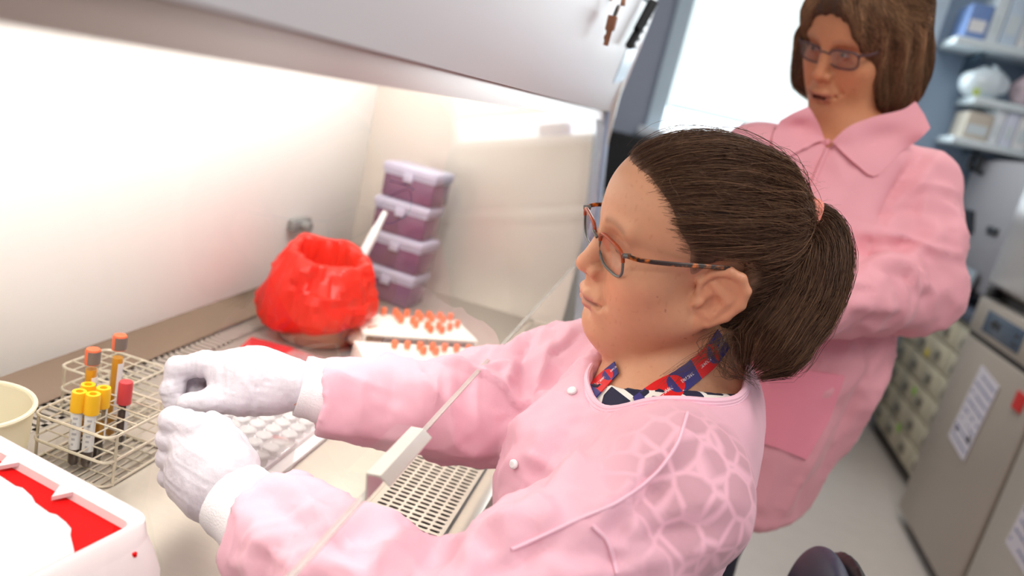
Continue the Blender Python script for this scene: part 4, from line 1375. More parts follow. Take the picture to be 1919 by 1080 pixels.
f = Field(axis(-.62, .62, -.086, .086, .0017, .015), axis(-.45, .75, -.112, .126, .0017, .015), axis(-.80, .14, -.128, .136, .0017, .015), .04)
headprims(f, 0, 0, 0, .003)
f.u(cap((0, -.028, -.03), l1(NECK + np.array((.004, .000, -.005))), .047, .062), .022)
f.u(cap(l1(NECK + np.array((-.01, -.01, -.015))), l1((.05, .85, .95)), .075, .09), .03)
f.u(ell(l1((.04, .855, .92)), (.095, .15, .16), R1), .05)
f.u(ell(l1((.05, .855, .72)), (.095, .14, .2), R1), .05)
for sh, el, wr in ((RSH, REL, RWR), (LSH, LEL, LWR)):
    f.u(cap(l1((.075, .86, .99)), l1(sh), .05, .05), .04)
    f.u(cap(l1(sh), l1(el), .045, .038), .03)
    f.u(cap(l1(el), l1(wr), .037, .0265), .02)
f.u(cap(l1(RWR), l1(at(470, 712, .885)), .0265, .022), .01)
f.u(cap(l1(LWR), l1(at(370, 875, .775)), .0265, .022), .01)
V, Q = f.mesh(1)
cols = skin_colors(V, (.66, .335, .195), (.50, .17, .14), (.20, .10, .055), 1)
qobj('body', w1(V), Q, m_skin, p1, cols)
BODY1 = BVHTree.FromPolygons([tuple(v) for v in w1(V)], [tuple(q) for q in Q])


def ray_hit(bvh, x, y, lift=0.0):
    d = RC @ np.array([x - CX, y - CY, F_PX]); d /= np.linalg.norm(d)
    h = bvh.ray_cast(Vector(CAM), Vector(d))
    if h[0] is None:
        return None
    n = np.array(h[1])
    if n @ d > 0:
        n = -n
    return np.array(h[0]) + n * lift


# --- hair cap
hair_poly = poly2d([(.094, .092), (.068, .084), (.055, .068), (.044, .047), (.028, .031), (.022, .008), (.014, -.006), (.004, .002), (-.008, .022), (-.024, .028), (-.037, .026), (-.044, .011), (-.042, -.018), (-.031, -.044), (-.020, -.060), (-.016, -.085), (-.03, -.115), (-.3, -.12), (-.3, .4), (.092, .4)])
f = Field(np.arange(-.10, .10, .0022), np.arange(-.145, .11, .0022), np.arange(-.12, .15, .0022), .03)
f.u(ell((0, -.012, .041), (.0785, .099, .0845)))
f.u(ell((0, .026, .049), (.0665, .0645, .0640)), .02)
f.u(ell((0, -.045, -.005), (.070, .072, .065)), .03)
f.u(ell((0, -.040, -.055), (.052, .045, .045)), .03)
f.u(cap((0, -.085, .045), (0, -.118, .045), .05, .018), .04)
f.keep(lambda x, y, z: hair_poly(y + 0 * x, z + 0 * x) + 0 * x, .016)
V, Q = f.mesh(1)
hc = np.tile(np.array((.060, .031, .019)), (len(V), 1))
edge_ = ss(-.018, -.004, hair_poly(V[:, 1], V[:, 2]))[:, None] * (V[:, 2] > -.03)[:, None]
hc = hc * (1 - edge_) + np.array((.40, .22, .145)) * edge_
hair1 = qobj('hair', w1(V), Q, m_hair, p1, hc)
HB = BVHTree.FromPolygons([tuple(v) for v in V], [tuple(q) for q in Q])
TIE = np.array((0.004, -.126, .047))
N_ = normals(V, Q)
d_core = np.linalg.norm(V / np.array((.078, .1, .09)), axis=1)
sel = np.where((np.abs(V[:, 0]) < .085) & (d_core > .92))[0]
pick = rng.choice(sel, 4600)
front_pick = sel[(hair_poly(V[sel, 1], V[sel, 2]) > -.012)]
pick = np.concatenate([pick, rng.choice(front_pick, 1500)])
m_ = 15
cen = np.array((0, -.012, .03))
paths = []
lift = rng.gamma(1.6, .0009, len(pick))
for k, i in enumerate(pick):
    a = V[i] - cen + rng.normal(0, .0012, 3); b_ = TIE - cen + rng.normal(0, .006, 3)
    if V[i][1] > .0 and V[i][2] > .0:
        a[1] += abs(rng.normal(0, .004))
    if a[1] < -.108:
        continue
    an = a / np.array((.08, .1, .09)); bn = b_ / np.array((.08, .1, .09))
    ra_, rb_ = np.linalg.norm(an), np.linalg.norm(bn)
    an /= ra_; bn /= rb_
    om = math.acos(np.clip(an @ bn, -1, 1))
    if om < .25:
        continue
    s_ = np.linspace(abs(rng.normal(0, .05)), 1, m_)
    dirs = (np.sin((1 - s_) * om)[:, None] * an + np.sin(s_ * om)[:, None] * bn) / math.sin(om)
    # hair sweeps back with a slight sag
    dirs[:, 2] += -0.10 * np.sin(s_ * math.pi) * (1 if a[2] > .02 else .3)
    pts = []
    fr = rng.random() < .13; jw = rng.normal(0, .0016); jf = rng.uniform(3, 9)
    ph = rng.random() * 6.28
    for q_, dd in enumerate(dirs):
        dv = dd * np.array((.08, .1, .09)); dv /= np.linalg.norm(dv)
        h = HB.ray_cast(Vector(cen + dv * .25), Vector(-dv))
        p = np.array(h[0]) if h[0] is not None else cen + dv * .1
        lf = .0004 + lift[k] * math.sin(math.pi * min(1, s_[q_] * 1.1 + .05)) * (3.2 if fr else 1.0)
        p = p + dv * lf
        p[2] += .0012 * math.sin(ph + 9 * s_[q_]) * (3 if fr else 1)
        p[0] += .0008 * math.sin(ph * 2 + 7 * s_[q_]) * (3 if fr else 1)
        p[2] += jw * math.sin(jf * s_[q_] + ph) * 1.6 * math.sin(math.pi * s_[q_])
        pts.append(p)
    paths.append(pts)
paths = np.array(paths)
SV, SQ = strands_mesh(paths, rng.uniform(.00018, .0004, len(paths)))
tone = rng.beta(1.2, 3.6, len(paths))
sc_ = (np.array((.062, .029, .016))[None] * (1 - tone[:, None]) + np.array((.42, .225, .125))[None] * tone[:, None])
sc_ = np.repeat(sc_, m_ * 3, 0)
o = qobj('strands', w1(SV), SQ, m_hair, hair1, sc_); o['kind'] = 'stuff'

# fine short hairs that soften the hairline
ed = sel[(hair_poly(V[sel, 1], V[sel, 2]) > -.010) & (V[sel, 2] > -.005)]
bh = []
for i in rng.choice(ed, 1100):
    d = V[i] - TIE; d /= np.linalg.norm(d)
    st = w1(V[i] + d * rng.uniform(.000, .010) + rng.normal(0, .001, 3))
    h = BODY1.find_nearest(Vector(st))
    st = np.array(h[0]) + np.array(h[1]) * .0004
    en = V[i] - d * rng.uniform(.015, .035) + rng.normal(0, .0015, 3)
    h = HB.find_nearest(Vector(en)); en = w1(np.array(h[0]) + np.array(h[1]) * .0012)
    md = (st + en) / 2 + (w1(N_[i]) - w1(np.zeros(3))) * rng.uniform(.0005, .002)
    bh.append(catmull([st, md, en], 8))
SV, SQ = strands_mesh(np.array(bh), .00022)
o = qobj('hairline_strands', SV, SQ, m_hair, hair1, np.tile(np.array((.16, .088, .048)), (len(SV), 1))); o['kind'] = 'stuff'

# flyaway frizz at the crown and hairline
fl = []
for k in range(900):
    i = rng.choice(sel)
    if V[i, 2] < .06 and not (V[i, 1] > .03):
        continue
    p = V[i].copy(); d = N_[i] * .5 + np.array((0, -.7, .1)) + rng.normal(0, .5, 3)
    pts = [p]
    for q_ in range(9):
        d = d + rng.normal(0, .35, 3) + np.array((0, -.25, -.10))
        d /= np.linalg.norm(d)
        p = p + d * rng.uniform(.0018, .0042); pts.append(p)
    fl.append(pts)
SV, SQ = strands_mesh(np.array(fl), .00014)
o = qobj('flyaway_hair', w1(SV), SQ, m_hair, hair1, np.tile(np.array((.30, .19, .12)), (len(SV), 1))); o['kind'] = 'stuff'

# --- ponytail
D_T = px_depth = float((RC.T @ (w1(TIE) - CAM))[2])
cpx = [(1503, 402, D_T), (1527, 416, D_T + .005), (1538, 468, D_T + .0), (1518, 540, D_T - .01), (1474, 608, D_T - .02), (1428, 668, D_T - .025)]
cl_ = catmull([at(*c) for c in cpx], 26)
rp = np.interp(np.linspace(0, 1, 26), [0, .08, .25, .5, .75, .92, 1], [.0095, .0125, .025, .034, .038, .030, .010])
mb = MB().tube(cl_[:24], (rp * .80)[:24], 20)
ponyV = np.array(mb.v)
pt = obj('ponytail', mb, m_hair, hair1)
ca_ = pt.data.color_attributes.new('Col', 'FLOAT_COLOR', 'POINT')
ca_.data.foreach_set('color', np.tile(np.array((.045, .026, .017, 1), np.float32), (len(pt.data.vertices), 1)).ravel())
T_ = np.gradient(cl_, axis=0); T_ /= np.linalg.norm(T_, axis=1, keepdims=True)
fx = np.cross(T_, np.array([0, 1.0, 0.05])); fx /= np.linalg.norm(fx, axis=1, keepdims=True)
fy = np.cross(T_, fx)
pp_ = []
for k in range(2600):
    a = rng.random() * 6.283; rr = math.sqrt(rng.random()) * .30 + .72
    if rng.random() < .05:
        rr *= 1.12
    end = int(rng.uniform(.72, 1.0) * 25) if rng.random() < .5 else 25; over = rng.uniform(0, .022)
    s_ = np.linspace(0, end, 16)
    tw = rng.normal(0, .25)
    wv = rng.uniform(0, 6.28); wa = rng.uniform(.0, .0022)
    pts = []
    for q_ in s_:
        i0 = int(q_); i1 = min(i0 + 1, 25); t_ = q_ - i0
        c_ = cl_[i0] * (1 - t_) + cl_[i1] * t_; r_ = (rp[i0] * (1 - t_) + rp[i1] * t_) * rr
        aa = a + tw * q_ / 25
        e1 = fx[i0] * (1 - t_) + fx[i1] * t_; e2 = fy[i0] * (1 - t_) + fy[i1] * t_
        ov = max(0, q_ - 20) / 5
        pts.append(c_ + r_ * (math.cos(aa) * e1 + math.sin(aa) * e2) * (1 + .5 * ov) + e1 * wa * 1.6 * math.sin(wv + q_ * .5) + T_[i0] * over * ov)
    pp_.append(pts)
pp_ = np.array(pp_)
SV, SQ = strands_mesh(pp_, rng.uniform(.0002, .00045, len(pp_)))
tone = rng.beta(1.2, 3.6, len(pp_))
sc_ = np.repeat(np.array((.045, .021, .012))[None] * (1 - tone[:, None]) + np.array((.32, .165, .088))[None] * tone[:, None], 16 * 3, 0)
o = qobj('ponytail_strands', SV, SQ, m_hair, hair1, sc_); o['kind'] = 'stuff'
# loose wisps at the nape
wp = []
for k in range(70):
    a0 = at(1368 + rng.normal(0, 16), 622 + rng.normal(0, 12), .785 + rng.normal(0, .012))
    u = rng.random()
    a1 = at(1345 + rng.normal(0, 22), 650 + rng.normal(0, 8), .775 + rng.normal(0, .01))
    a2 = at(1350 + 45 * u + rng.normal(0, 8), 692 + 18 * rng.random(), .775)
    a3 = at(1375 + 50 * u, 705 + 30 * rng.random() * u, .78)
    wp.append(catmull([a0, a1, a2, a3] if rng.random() < .7 else [a0, a1, at(1290 + 40 * u, 672 + rng.normal(0, 5), .755), at(1228 + 40 * u, 700 + 30 * rng.random(), .75)], 14))
SV, SQ = strands_mesh(np.array(wp), .00028)
o = qobj('nape_wisps', SV, SQ, m_hair, hair1, np.tile(np.array((.10, .056, .034)), (len(SV), 1))); o['kind'] = 'stuff'
# hair tie
tdir = cl_[1] - cl_[0]; tdir /= np.linalg.norm(tdir)
e1 = np.cross(tdir, [0, 1, 0.2]); e1 /= np.linalg.norm(e1); e2 = np.cross(tdir, e1)
mb = MB()
for k in range(3):
    cc = cl_[0] + tdir * (.000 + .0042 * k)
    mb.tube([cc + (.0170 + .001 * math.sin(3 * a + k)) * (math.cos(a) * e1 + math.sin(a) * e2) + tdir * .0015 * math.sin(2 * a + k) for a in np.linspace(0, 2 * math.pi, 25)[:-1]], .0040, 8, closed=True)
obj('hair_tie', mb, M('hair_tie', srgb(232, 140, 122), 0.7, bump=0.3, bscale=400), hair1, 'coral pink hair tie')


# --- glasses
def glasses(parent, tw, name, top_m, low_m, lens_m, temple_m, w=.0255, h=.0170, yc=.0890, zc=.006, tilt=.12, ear_y=-.025, hinge_z=.019, edge_drop=.010, skew=0.0):
    g = obj(name, MB().tube([tw(p) for p in catmull([(-.0085, yc + .003, zc + .008), (0, yc + .0055, zc + .0105), (.0085, yc + .003, zc + .008)], 9)], .0017, 8), low_m, parent)
    for s in (-1, 1):
        cx_ = s * (w + .0085)
        out = []
        for a in np.linspace(0, 2 * math.pi, 49)[:-1]:
            ca, sa = math.cos(a), math.sin(a)
            ex = abs(ca) ** .62 * math.copysign(1, ca) * w * (1.0 + (.10 if sa > 0 else -.10) * s * ca * 0 + .06 * sa)
            ez = abs(sa) ** .62 * math.copysign(1, sa) * h
            X_ = cx_ + ex; Z_ = zc + ez
            Y_ = yc + ez * math.sin(tilt) - edge_drop * (abs(X_) / .06) ** 2 - skew * X_
            out.append((X_, Y_, Z_))
        n_ = len(out)
        ring = [tw(np.array(p)) for p in out]
        topi = [i for i in range(n_) if out[i][2] > zc + h * .25]
        lowi = [i for i in range(n_) if out[i][2] <= zc + h * .32]
        st = min(topi); seq = sorted(topi)
        obj('rim_top', MB().tube([ring[i] for i in seq], .0020, 8), top_m, g)
        k0 = next(i for i in range(n_) if i in lowi and (i - 1) % n_ not in lowi)
        lw = []
        i = k0
        while i % n_ in lowi and len(lw) < n_:
            lw.append(i % n_); i += 1
        obj('rim_lower', MB().tube([ring[i] for i in lw], .0015, 8), low_m, g)
        mb = MB()
        c_ = np.mean(ring, 0)
        nrm = tw(np.array((0, 1.0, 0))) - tw(np.array((0, 0, 0)))
        v = [p for p in ring] + [c_ + nrm * .0012]
        fs = [(i, (i + 1) % n_, n_) for i in range(n_)]
        v2 = [p - nrm * .0015 for p in v]
        mb.add(v + v2, fs + [tuple(n_ + 1 + i for i in reversed(q)) for q in fs] + [(i, (i + 1) % n_, n_ + 1 + (i + 1) % n_, n_ + 1 + i) for i in range(n_)])
        obj('lens', mb, lens_m, g)
        hx_ = s * (2 * w + .0105)
        hp = (hx_, yc - edge_drop * 1.0 - .001 - skew * hx_, hinge_z)
        path = [hp, (s * .071, yc - .020 - skew * hx_, hinge_z + .0005), (s * .0765, .035, hinge_z + .001), (s * .0785, .0, hinge_z + .0015), (s * .0770, ear_y, hinge_z - .001), (s * .0745, ear_y - .016, hinge_z - .012)]
        pts = catmull(path, 22)
        tm = MB()
        for q_ in (-1, 0, 1):
            tm.tube([tw(p + np.array((0, 0, q_ * .0011))) for p in pts], .00135, 6)
        obj('temple', tm, temple_m, g)
        obj('hinge', MB().tube([tw(np.array(hp) + np.array((0, .004, .0))), tw(np.array(hp) + np.array((0, -.004, 0)))], .0026, 8), low_m, g)
    return g


def tortoise(name):
    m = M(name, srgb(196, 92, 20), 0.32, var=0.1, coat=0.1, spec=0.3)
    nt = m.node_tree
    n = nt.nodes.new('ShaderNodeTexNoise'); n.inputs['Scale'].default_value = 110; n.inputs['Detail'].default_value = 2
    tc = nt.nodes.new('ShaderNodeTexCoord'); nt.links.new(tc.outputs['Object'], n.inputs['Vector'])
    r = nt.nodes.new('ShaderNodeValToRGB')
    r.color_ramp.elements[0].position = .50; r.color_ramp.elements[0].color = (.022, .008, .004, 1)
    r.color_ramp.elements[1].position = .66; r.color_ramp.elements[1].color = (*srgb(212, 112, 24), 1)
    nt.links.new(n.outputs['Fac'], r.inputs[0]); nt.links.new(r.outputs[0], nt.nodes['Principled BSDF'].inputs['Base Color'])
    return m


m_lens = clear('lens', (0.96, 0.955, 0.965), 1.5, rough=0.0, gain=1.0)
m_rimtop = M('rim_orange', srgb(158, 62, 14), 0.3, var=0.5, scale=160, coat=0.1, spec=0.3)
glasses(p1, w1, 'eyeglasses', m_rimtop, M('rim_grey', srgb(96, 98, 94), 0.3, 0.2), m_lens, tortoise('tortoise'), yc=.0945, edge_drop=.006, skew=.15)

# --- gown
def crease_lines(V, Q, lines):
    """cloth folds: ridges (+) and valleys (-) along lines that lie on the cloth"""
    bvh = BVHTree.FromPolygons([tuple(v) for v in V], [tuple(q) for q in Q])
    out = np.zeros(len(V))
    for pxs, amp, w in lines:
        c = catmull([(x, y, 0) for x, y in pxs], 36)
        P = [ray_hit(bvh, p[0], p[1]) for p in c]
        P = np.array([p for p in P if p is not None])
        if len(P) < 5:
            continue
        lo = P.min(0) - 4 * w; hi = P.max(0) + 4 * w
        k = np.where(((V > lo) & (V < hi)).all(1))[0]
        if not len(k):
            continue
        D = np.linalg.norm(V[k][:, None] - P[None], axis=2)
        j = D.argmin(1); d = D.min(1)
        t = j / (len(P) - 1)
        out[k] += 1.35 * amp * np.exp(-d / (w * .85)) * (.25 + .75 * np.sin(np.pi * np.clip(t, .04, .96)))
    return out


def crumple(m, scale, strength, dist):
    """mid-size crinkles of nonwoven cloth, as relief"""
    nt = m.node_tree
    b = nt.nodes['Principled BSDF']
    tc = nt.nodes.new('ShaderNodeTexCoord')
    n = nt.nodes.new('ShaderNodeTexNoise')
    n.noise_type = 'RIDGED_MULTIFRACTAL'
    n.inputs['Scale'].default_value = scale; n.inputs['Detail'].default_value = 2.5; n.inputs['Distortion'].default_value = 0.8
    nt.links.new(tc.outputs['Object'], n.inputs['Vector'])
    bp = nt.nodes.new('ShaderNodeBump'); bp.inputs['Strength'].default_value = strength; bp.inputs['Distance'].default_value = dist
    nt.links.new(n.outputs['Fac'], bp.inputs['Height'])
    if b.inputs['Normal'].links:
        nt.links.new(b.inputs['Normal'].links[0].from_socket, bp.inputs['Normal'])
    nt.links.new(bp.outputs[0], b.inputs['Normal'])


m_gown = M('gown_pink', srgb(252, 196, 212), 0.72, var=0.04, scale=900, bump=0.15, bscale=1500, sheen=0.2, trans=0.16)
crumple(m_gown, 11, 0.55, 0.02)


def folds(V, N, fr, seed, mask=1.0):
    q = V * fr
    q = q + 0.35 * np.stack([noise3(V * fr * .7 + seed + 11), noise3(V * fr * .7 + seed + 23), noise3(V * fr * .7 + seed + 37)], 1)
    h = ridged(q + seed) * .6 + ridged(q * 2.1 + seed + 5) * .28 + ridged(q * 4.3 + seed + 9) * .12
    return h


def along(V, a, b_):
    d = b_ - a
    return np.clip((V - a) @ d / (d @ d), 0, 1)


RCUF = at(612, 744, .896); LCUF = at(520, 1000, .735)
f = Field(np.arange(-.42, .25, .0048), np.arange(.38, 1.16, .0048), np.arange(.46, 1.14, .0048), .03)
f.u(ell((.035, .855, .908), (.118, .175, .18)))
f.u(ell((.030, .855, .76), (.128, .180, .21)), .06)
f.u(ell((.060, .855, .60), (.16, .19, .13)), .06)
f.u(ell((.085, .86, .97), (.078, .165, .13)), .05)
for y in (.79, .925):
    f.u(ell((-.048, y, .925), (.050, .066, .070)), .06)
    f.u(cap((.02, y, .60), (-.23, y + (.0 if y > .85 else -.02), .555), .082, .075), .06)
for sh, el, cu, rr in ((RSH, REL, RCUF, (.066, .070, .058, .050, .046)), (LSH, LEL, LCUF, (.070, .070, .062, .055, .050))):
    f.u(cap((.085, .865, 1.025), sh, .05, .062), .05)
    mid = sh * .5 + el * .5; mid2 = el * .5 + cu * .5
    f.u(cap(sh, mid, rr[0], rr[1]), .04)
    f.u(cap(mid, el, rr[1], rr[2]), .03)
    f.u(cap(el, mid2, rr[2], rr[3]), .03)
    f.u(cap(mid2, cu, rr[3], rr[4]), .02)
    dd = (cu - mid2) / np.linalg.norm(cu - mid2)
    f.sub(cap(cu + dd * .075, cu + dd * .14, .078, .075), .004)
HB0 = np.array((.042, .838, .95)); HAX = np.array((-.004, -.035, .22)); HAX /= np.linalg.norm(HAX)
dcopy = f.d.copy()
SXN = 1.22


def stretch(prim, cx_, sx):
    fn, lo, hi = prim
    return (lambda x, y, z: fn(cx_ + (x - cx_) * sx, y, z)), lo, hi


f.sub(stretch(cap(HB0 + HAX * .10, HB0 + HAX * .27, .099, .112), HB0[0], SXN), .008)
V, Q = f.mesh(1)
N = normals(V, Q)
h = folds(V, N, 17, 3)
sl = np.maximum(ss(.0, .25, along(V, RSH, REL)) * (V[:, 0] < .03) * (V[:, 1] > .84), ss(.15, .45, along(V, LSH, LEL)) * (V[:, 1] < .66))
taut = ss(.02, .10, V[:, 0]) * ss(.85, .95, V[:, 2])
ampv = .012 * (0.5 + 0.8 * sl) * (1 - .65 * taut)
V = V + N * (ampv * h)[:, None]
# long drape folds from the shoulder to the chest
V = V + N * crease_lines(V, Q, [
    ([(596, 684), (660, 712), (735, 734)], .006, .010), ([(770, 668), (806, 730), (856, 764)], .009, .011), ([(742, 690), (735, 740), (728, 800)], -.006, .012),
    ([(846, 690), (842, 752), (856, 824), (884, 846)], .010, .011), ([(905, 668), (880, 720), (852, 750)], -.005, .010), ([(820, 700), (812, 770)], .006, .008),
    ([(1094, 618), (1044, 656), (1012, 716)], -.014, .011), ([(1000, 626), (976, 676), (998, 742)], -.011, .009), ([(1060, 640), (1022, 690), (1000, 730)], .010, .012),
    ([(985, 650), (955, 700), (935, 740)], .007, .014), ([(1080, 700), (1010, 770), (948, 826), (928, 900)], .009, .022), ([(1130, 720), (1040, 840), (985, 930)], -.006, .020),
    ([(1180, 760), (1090, 850), (1020, 930)], .006, .018), ([(1282, 812), (1190, 905), (1100, 980), (1062, 992)], .010, .013), ([(1300, 850), (1220, 925), (1130, 1000)], -.008, .014),
    ([(1004, 930), (1030, 960), (1060, 990)], .012, .012), ([(985, 955), (940, 985), (890, 1030)], .012, .016), ([(1060, 1000), (980, 1040), (900, 1078)], -.010, .013),
    ([(1150, 1030), (1250, 1000), (1340, 985)], -.007, .016), ([(1200, 1070), (1300, 1030), (1400, 1010)], .006, .018), ([(1180, 985), (1290, 950), (1380, 935)], .005, .018),
    ([(548, 906), (606, 972), (660, 1030)], .010, .010), ([(505, 945), (566, 985), (640, 1034), (700, 1070)], -.008, .011), ([(470, 1000), (520, 1040), (560, 1078)], .006, .012),
    ([(700, 1010), (745, 1040), (780, 1078)], .006, .012), ([(430, 1050), (470, 1060)], .006, .012)])[:, None]
V = laplace(V, Q, .15)
g1 = qobj('gown', V, Q, m_gown, p1, label='pale pink disposable gown')
GB = BVHTree.FromPolygons([tuple(v) for v in V], [tuple(q) for q in Q])

# the shirt's oval print shows through where the fabric lies tight over the near shoulder blade
nt = m_gown.node_tree
b = nt.nodes['Principled BSDF']
tc = nt.nodes.new('ShaderNodeTexCoord')
vo = nt.nodes.new('ShaderNodeTexVoronoi'); vo.feature = 'DISTANCE_TO_EDGE'; vo.inputs['Scale'].default_value = 38; vo.inputs['Randomness'].default_value = .75
nt.links.new(tc.outputs['Object'], vo.inputs['Vector'])
r1_ = nt.nodes.new('ShaderNodeMapRange'); r1_.inputs['From Min'].default_value = .03; r1_.inputs['From Max'].default_value = .14
nt.links.new(vo.outputs['Distance'], r1_.inputs['Value'])
cpos = ray_hit(GB, 1345, 930, 0) - np.array(p1.location)
sub_ = nt.nodes.new('ShaderNodeVectorMath'); sub_.operation = 'DISTANCE'; sub_.inputs[1].default_value = tuple(cpos)
nt.links.new(tc.outputs['Object'], sub_.inputs[0])
r2_ = nt.nodes.new('ShaderNodeMapRange'); r2_.inputs['From Min'].default_value = .105; r2_.inputs['From Max'].default_value = .055
nt.links.new(sub_.outputs['Value'], r2_.inputs['Value'])
mm = nt.nodes.new('ShaderNodeMath'); mm.operation = 'MULTIPLY'
nt.links.new(r1_.outputs[0], mm.inputs[0]); nt.links.new(r2_.outputs[0], mm.inputs[1])
m5 = nt.nodes.new('ShaderNodeMath'); m5.operation = 'MULTIPLY'; m5.inputs[1].default_value = .48
nt.links.new(mm.outputs[0], m5.inputs[0])
mx = nt.nodes.new('ShaderNodeMixRGB'); mx.inputs[2].default_value = (*srgb(176, 126, 136), 1)
old = b.inputs['Base Color'].links[0].from_socket
nt.links.new(old, mx.inputs[1]); nt.links.new(m5.outputs[0], mx.inputs[0]); nt.links.new(mx.outputs[0], b.inputs['Base Color'])
nt.links.new(mx.outputs[0], nt.nodes['Translucent BSDF'].inputs[0])

# neckline binding follows the cut edge
e1 = np.cross(HAX, [0, 1, 0]); e1 /= np.linalg.norm(e1); e2 = np.cross(HAX, e1)


def fsample(D, p):
    i = [np.clip((p[a] - ax_[0]) / (ax_[1] - ax_[0]), 0, len(ax_) - 2) for a, ax_ in enumerate((f.X, f.Y, f.Z))]
    return D[int(i[0]), int(i[1]), int(i[2])]


pts = []
for a in np.linspace(0, 2 * math.pi, 65)[:-1]:
    for s_ in np.linspace(.24, -.02, 130):
        r_ = .099 + .013 * np.clip((s_ - .10) / .17, 0, 1)
        p = HB0 + HAX * s_ + (r_ + .003) * (math.cos(a) * e1 + math.sin(a) * e2)
        p[0] = HB0[0] + (p[0] - HB0[0]) / SXN
        if fsample(dcopy, p) < .001:
            break
    pts.append(p)
pts = np.array(pts)
for _ in range(3):
    pts = pts * .5 + .25 * (np.roll(pts, 1, 0) + np.roll(pts, -1, 0))
m_bind = M('gown_binding', srgb(250, 200, 216), 0.75, var=0.03, scale=600, bump=0.1, bscale=1500)
mb = MB()
for q_ in range(3):
    mb.tube(pts + HAX * (-.0045 + .003 * q_) + (pts - pts.mean(0)) * (.012 * (1 - q_)), .0032, 8, closed=True)
obj('neckline_binding', mb, m_bind, g1)


def on_cloth(bvh, pxs, lift=.002, n=40):
    c = catmull([(x, y, 0) for x, y in pxs], n)
    out = [ray_hit(bvh, p[0], p[1], lift) for p in c]
    return [p for p in out if p is not None]


for k, path in enumerate(([(1288, 775), (1270, 830), (1225, 890), (1150, 945), (1060, 985), (960, 1030)], [(1110, 985), (1140, 1020), (1155, 1075)])):
    P_ = on_cloth(GB, path, .001, 50)
    if len(P_) > 5:
        P_ = np.array(P_)
        for _ in range(4):
            P_[1:-1] = .5 * P_[1:-1] + .25 * (P_[2:] + P_[:-2])
        obj('seam', MB().tube(P_, .0016, 6), m_bind, g1)
for (x, y) in ((1073, 735), (965, 870)):
    p = ray_hit(GB, x, y, .002)
    if p is not None:
        q2 = ray_hit(GB, x + 6, y, .002); q3 = ray_hit(GB, x, y + 6, .002)
        nn = np.cross(q2 - p, q3 - p); nn /= np.linalg.norm(nn)
        if nn @ (CAM - p) < 0:
            nn = -nn
        obj('snap', MB().tube([p - nn * .001, p + nn * .0015, p + nn * .003], [.0052, .0052, .0035], 12), m_white, g1, 'white snap')

# shirt and lanyard
m_shirt = M('shirt_print', srgb(24, 26, 52), 0.8, var=0.05)
nt = m_shirt.node_tree
tc = nt.nodes.new('ShaderNodeTexCoord')
vo = nt.nodes.new('ShaderNodeTexVoronoi'); vo.feature = 'DISTANCE_TO_EDGE'; vo.inputs['Scale'].default_value = 36
nt.links.new(tc.outputs['Object'], vo.inputs['Vector'])
cr = nt.nodes.new('ShaderNodeValToRGB'); cr.color_ramp.interpolation = 'CONSTANT'
cr.color_ramp.elements[0].color = (.85, .82, .76, 1); cr.color_ramp.elements[1].position = .10; cr.color_ramp.elements[1].color = (*srgb(26, 28, 56), 1)
nt.links.new(vo.outputs['Distance'], cr.inputs[0]); nt.links.new(cr.outputs[0], nt.nodes['Principled BSDF'].inputs['Base Color'])
f2 = Field(np.arange(-.12, .2, .006), np.arange(.66, 1.06, .006), np.arange(.70, 1.12, .006), .03)
f2.u(ell((.035, .855, .92), (.106, .163, .168)))
f2.u(ell((.085, .86, .965), (.070, .150, .122)), .05)
f2.u(cap((.085, .865, 1.018), RSH - np.array((0, .03, .01)), .047, .05), .05)
f2.u(cap((.085, .865, 1.018), LSH + np.array((0, .03, -.01)), .047, .05), .05)
f2.sub(cap(NECK + np.array((-.03, -.008, .005)), NECK + np.array((-.06, -.03, .20)),   .090, .10), .006)
V2, Q2 = f2.mesh(1)
qobj('shirt', V2, Q2, m_shirt, p1, label='navy and white patterned shirt')
m_lan = M('lanyard_weave', srgb(215, 20, 24), 0.6, var=0.05, scale=400)
nt = m_lan.node_tree
uvn = nt.nodes.new('ShaderNodeUVMap'); sx = nt.nodes.new('ShaderNodeSeparateXYZ'); nt.links.new(uvn.outputs[0], sx.inputs[0])


def mth(op, a, b_=None):
    n = nt.nodes.new('ShaderNodeMath'); n.operation = op
    for i, v in enumerate((a, b_)):
        if v is None:
            continue
        if isinstance(v, (int, float)):
            n.inputs[i].default_value = v
        else:
            nt.links.new(v, n.inputs[i])
    return n.outputs[0]


uu = sx.outputs[0]; vv = mth('SUBTRACT', sx.outputs[1], .5)
fr_ = mth('FRACT', mth('MULTIPLY', uu, 1.0))
blk = mth('GREATER_THAN', fr_, .5)
du = mth('SUBTRACT', fr_, .5)
cir = mth('LESS_THAN', mth('ADD', mth('MULTIPLY', mth('MULTIPLY', du, 2.6), mth('MULTIPLY', du, 2.6)), mth('MULTIPLY', vv, vv)), .17)
sel_ = mth('ABSOLUTE', mth('SUBTRACT', blk, cir))
mx = nt.nodes.new('ShaderNodeMixRGB'); mx.inputs[1].default_value = (*srgb(216, 16, 22), 1); mx.inputs[2].default_value = (*srgb(54, 50, 120), 1)
nt.links.new(sel_, mx.inputs[0])
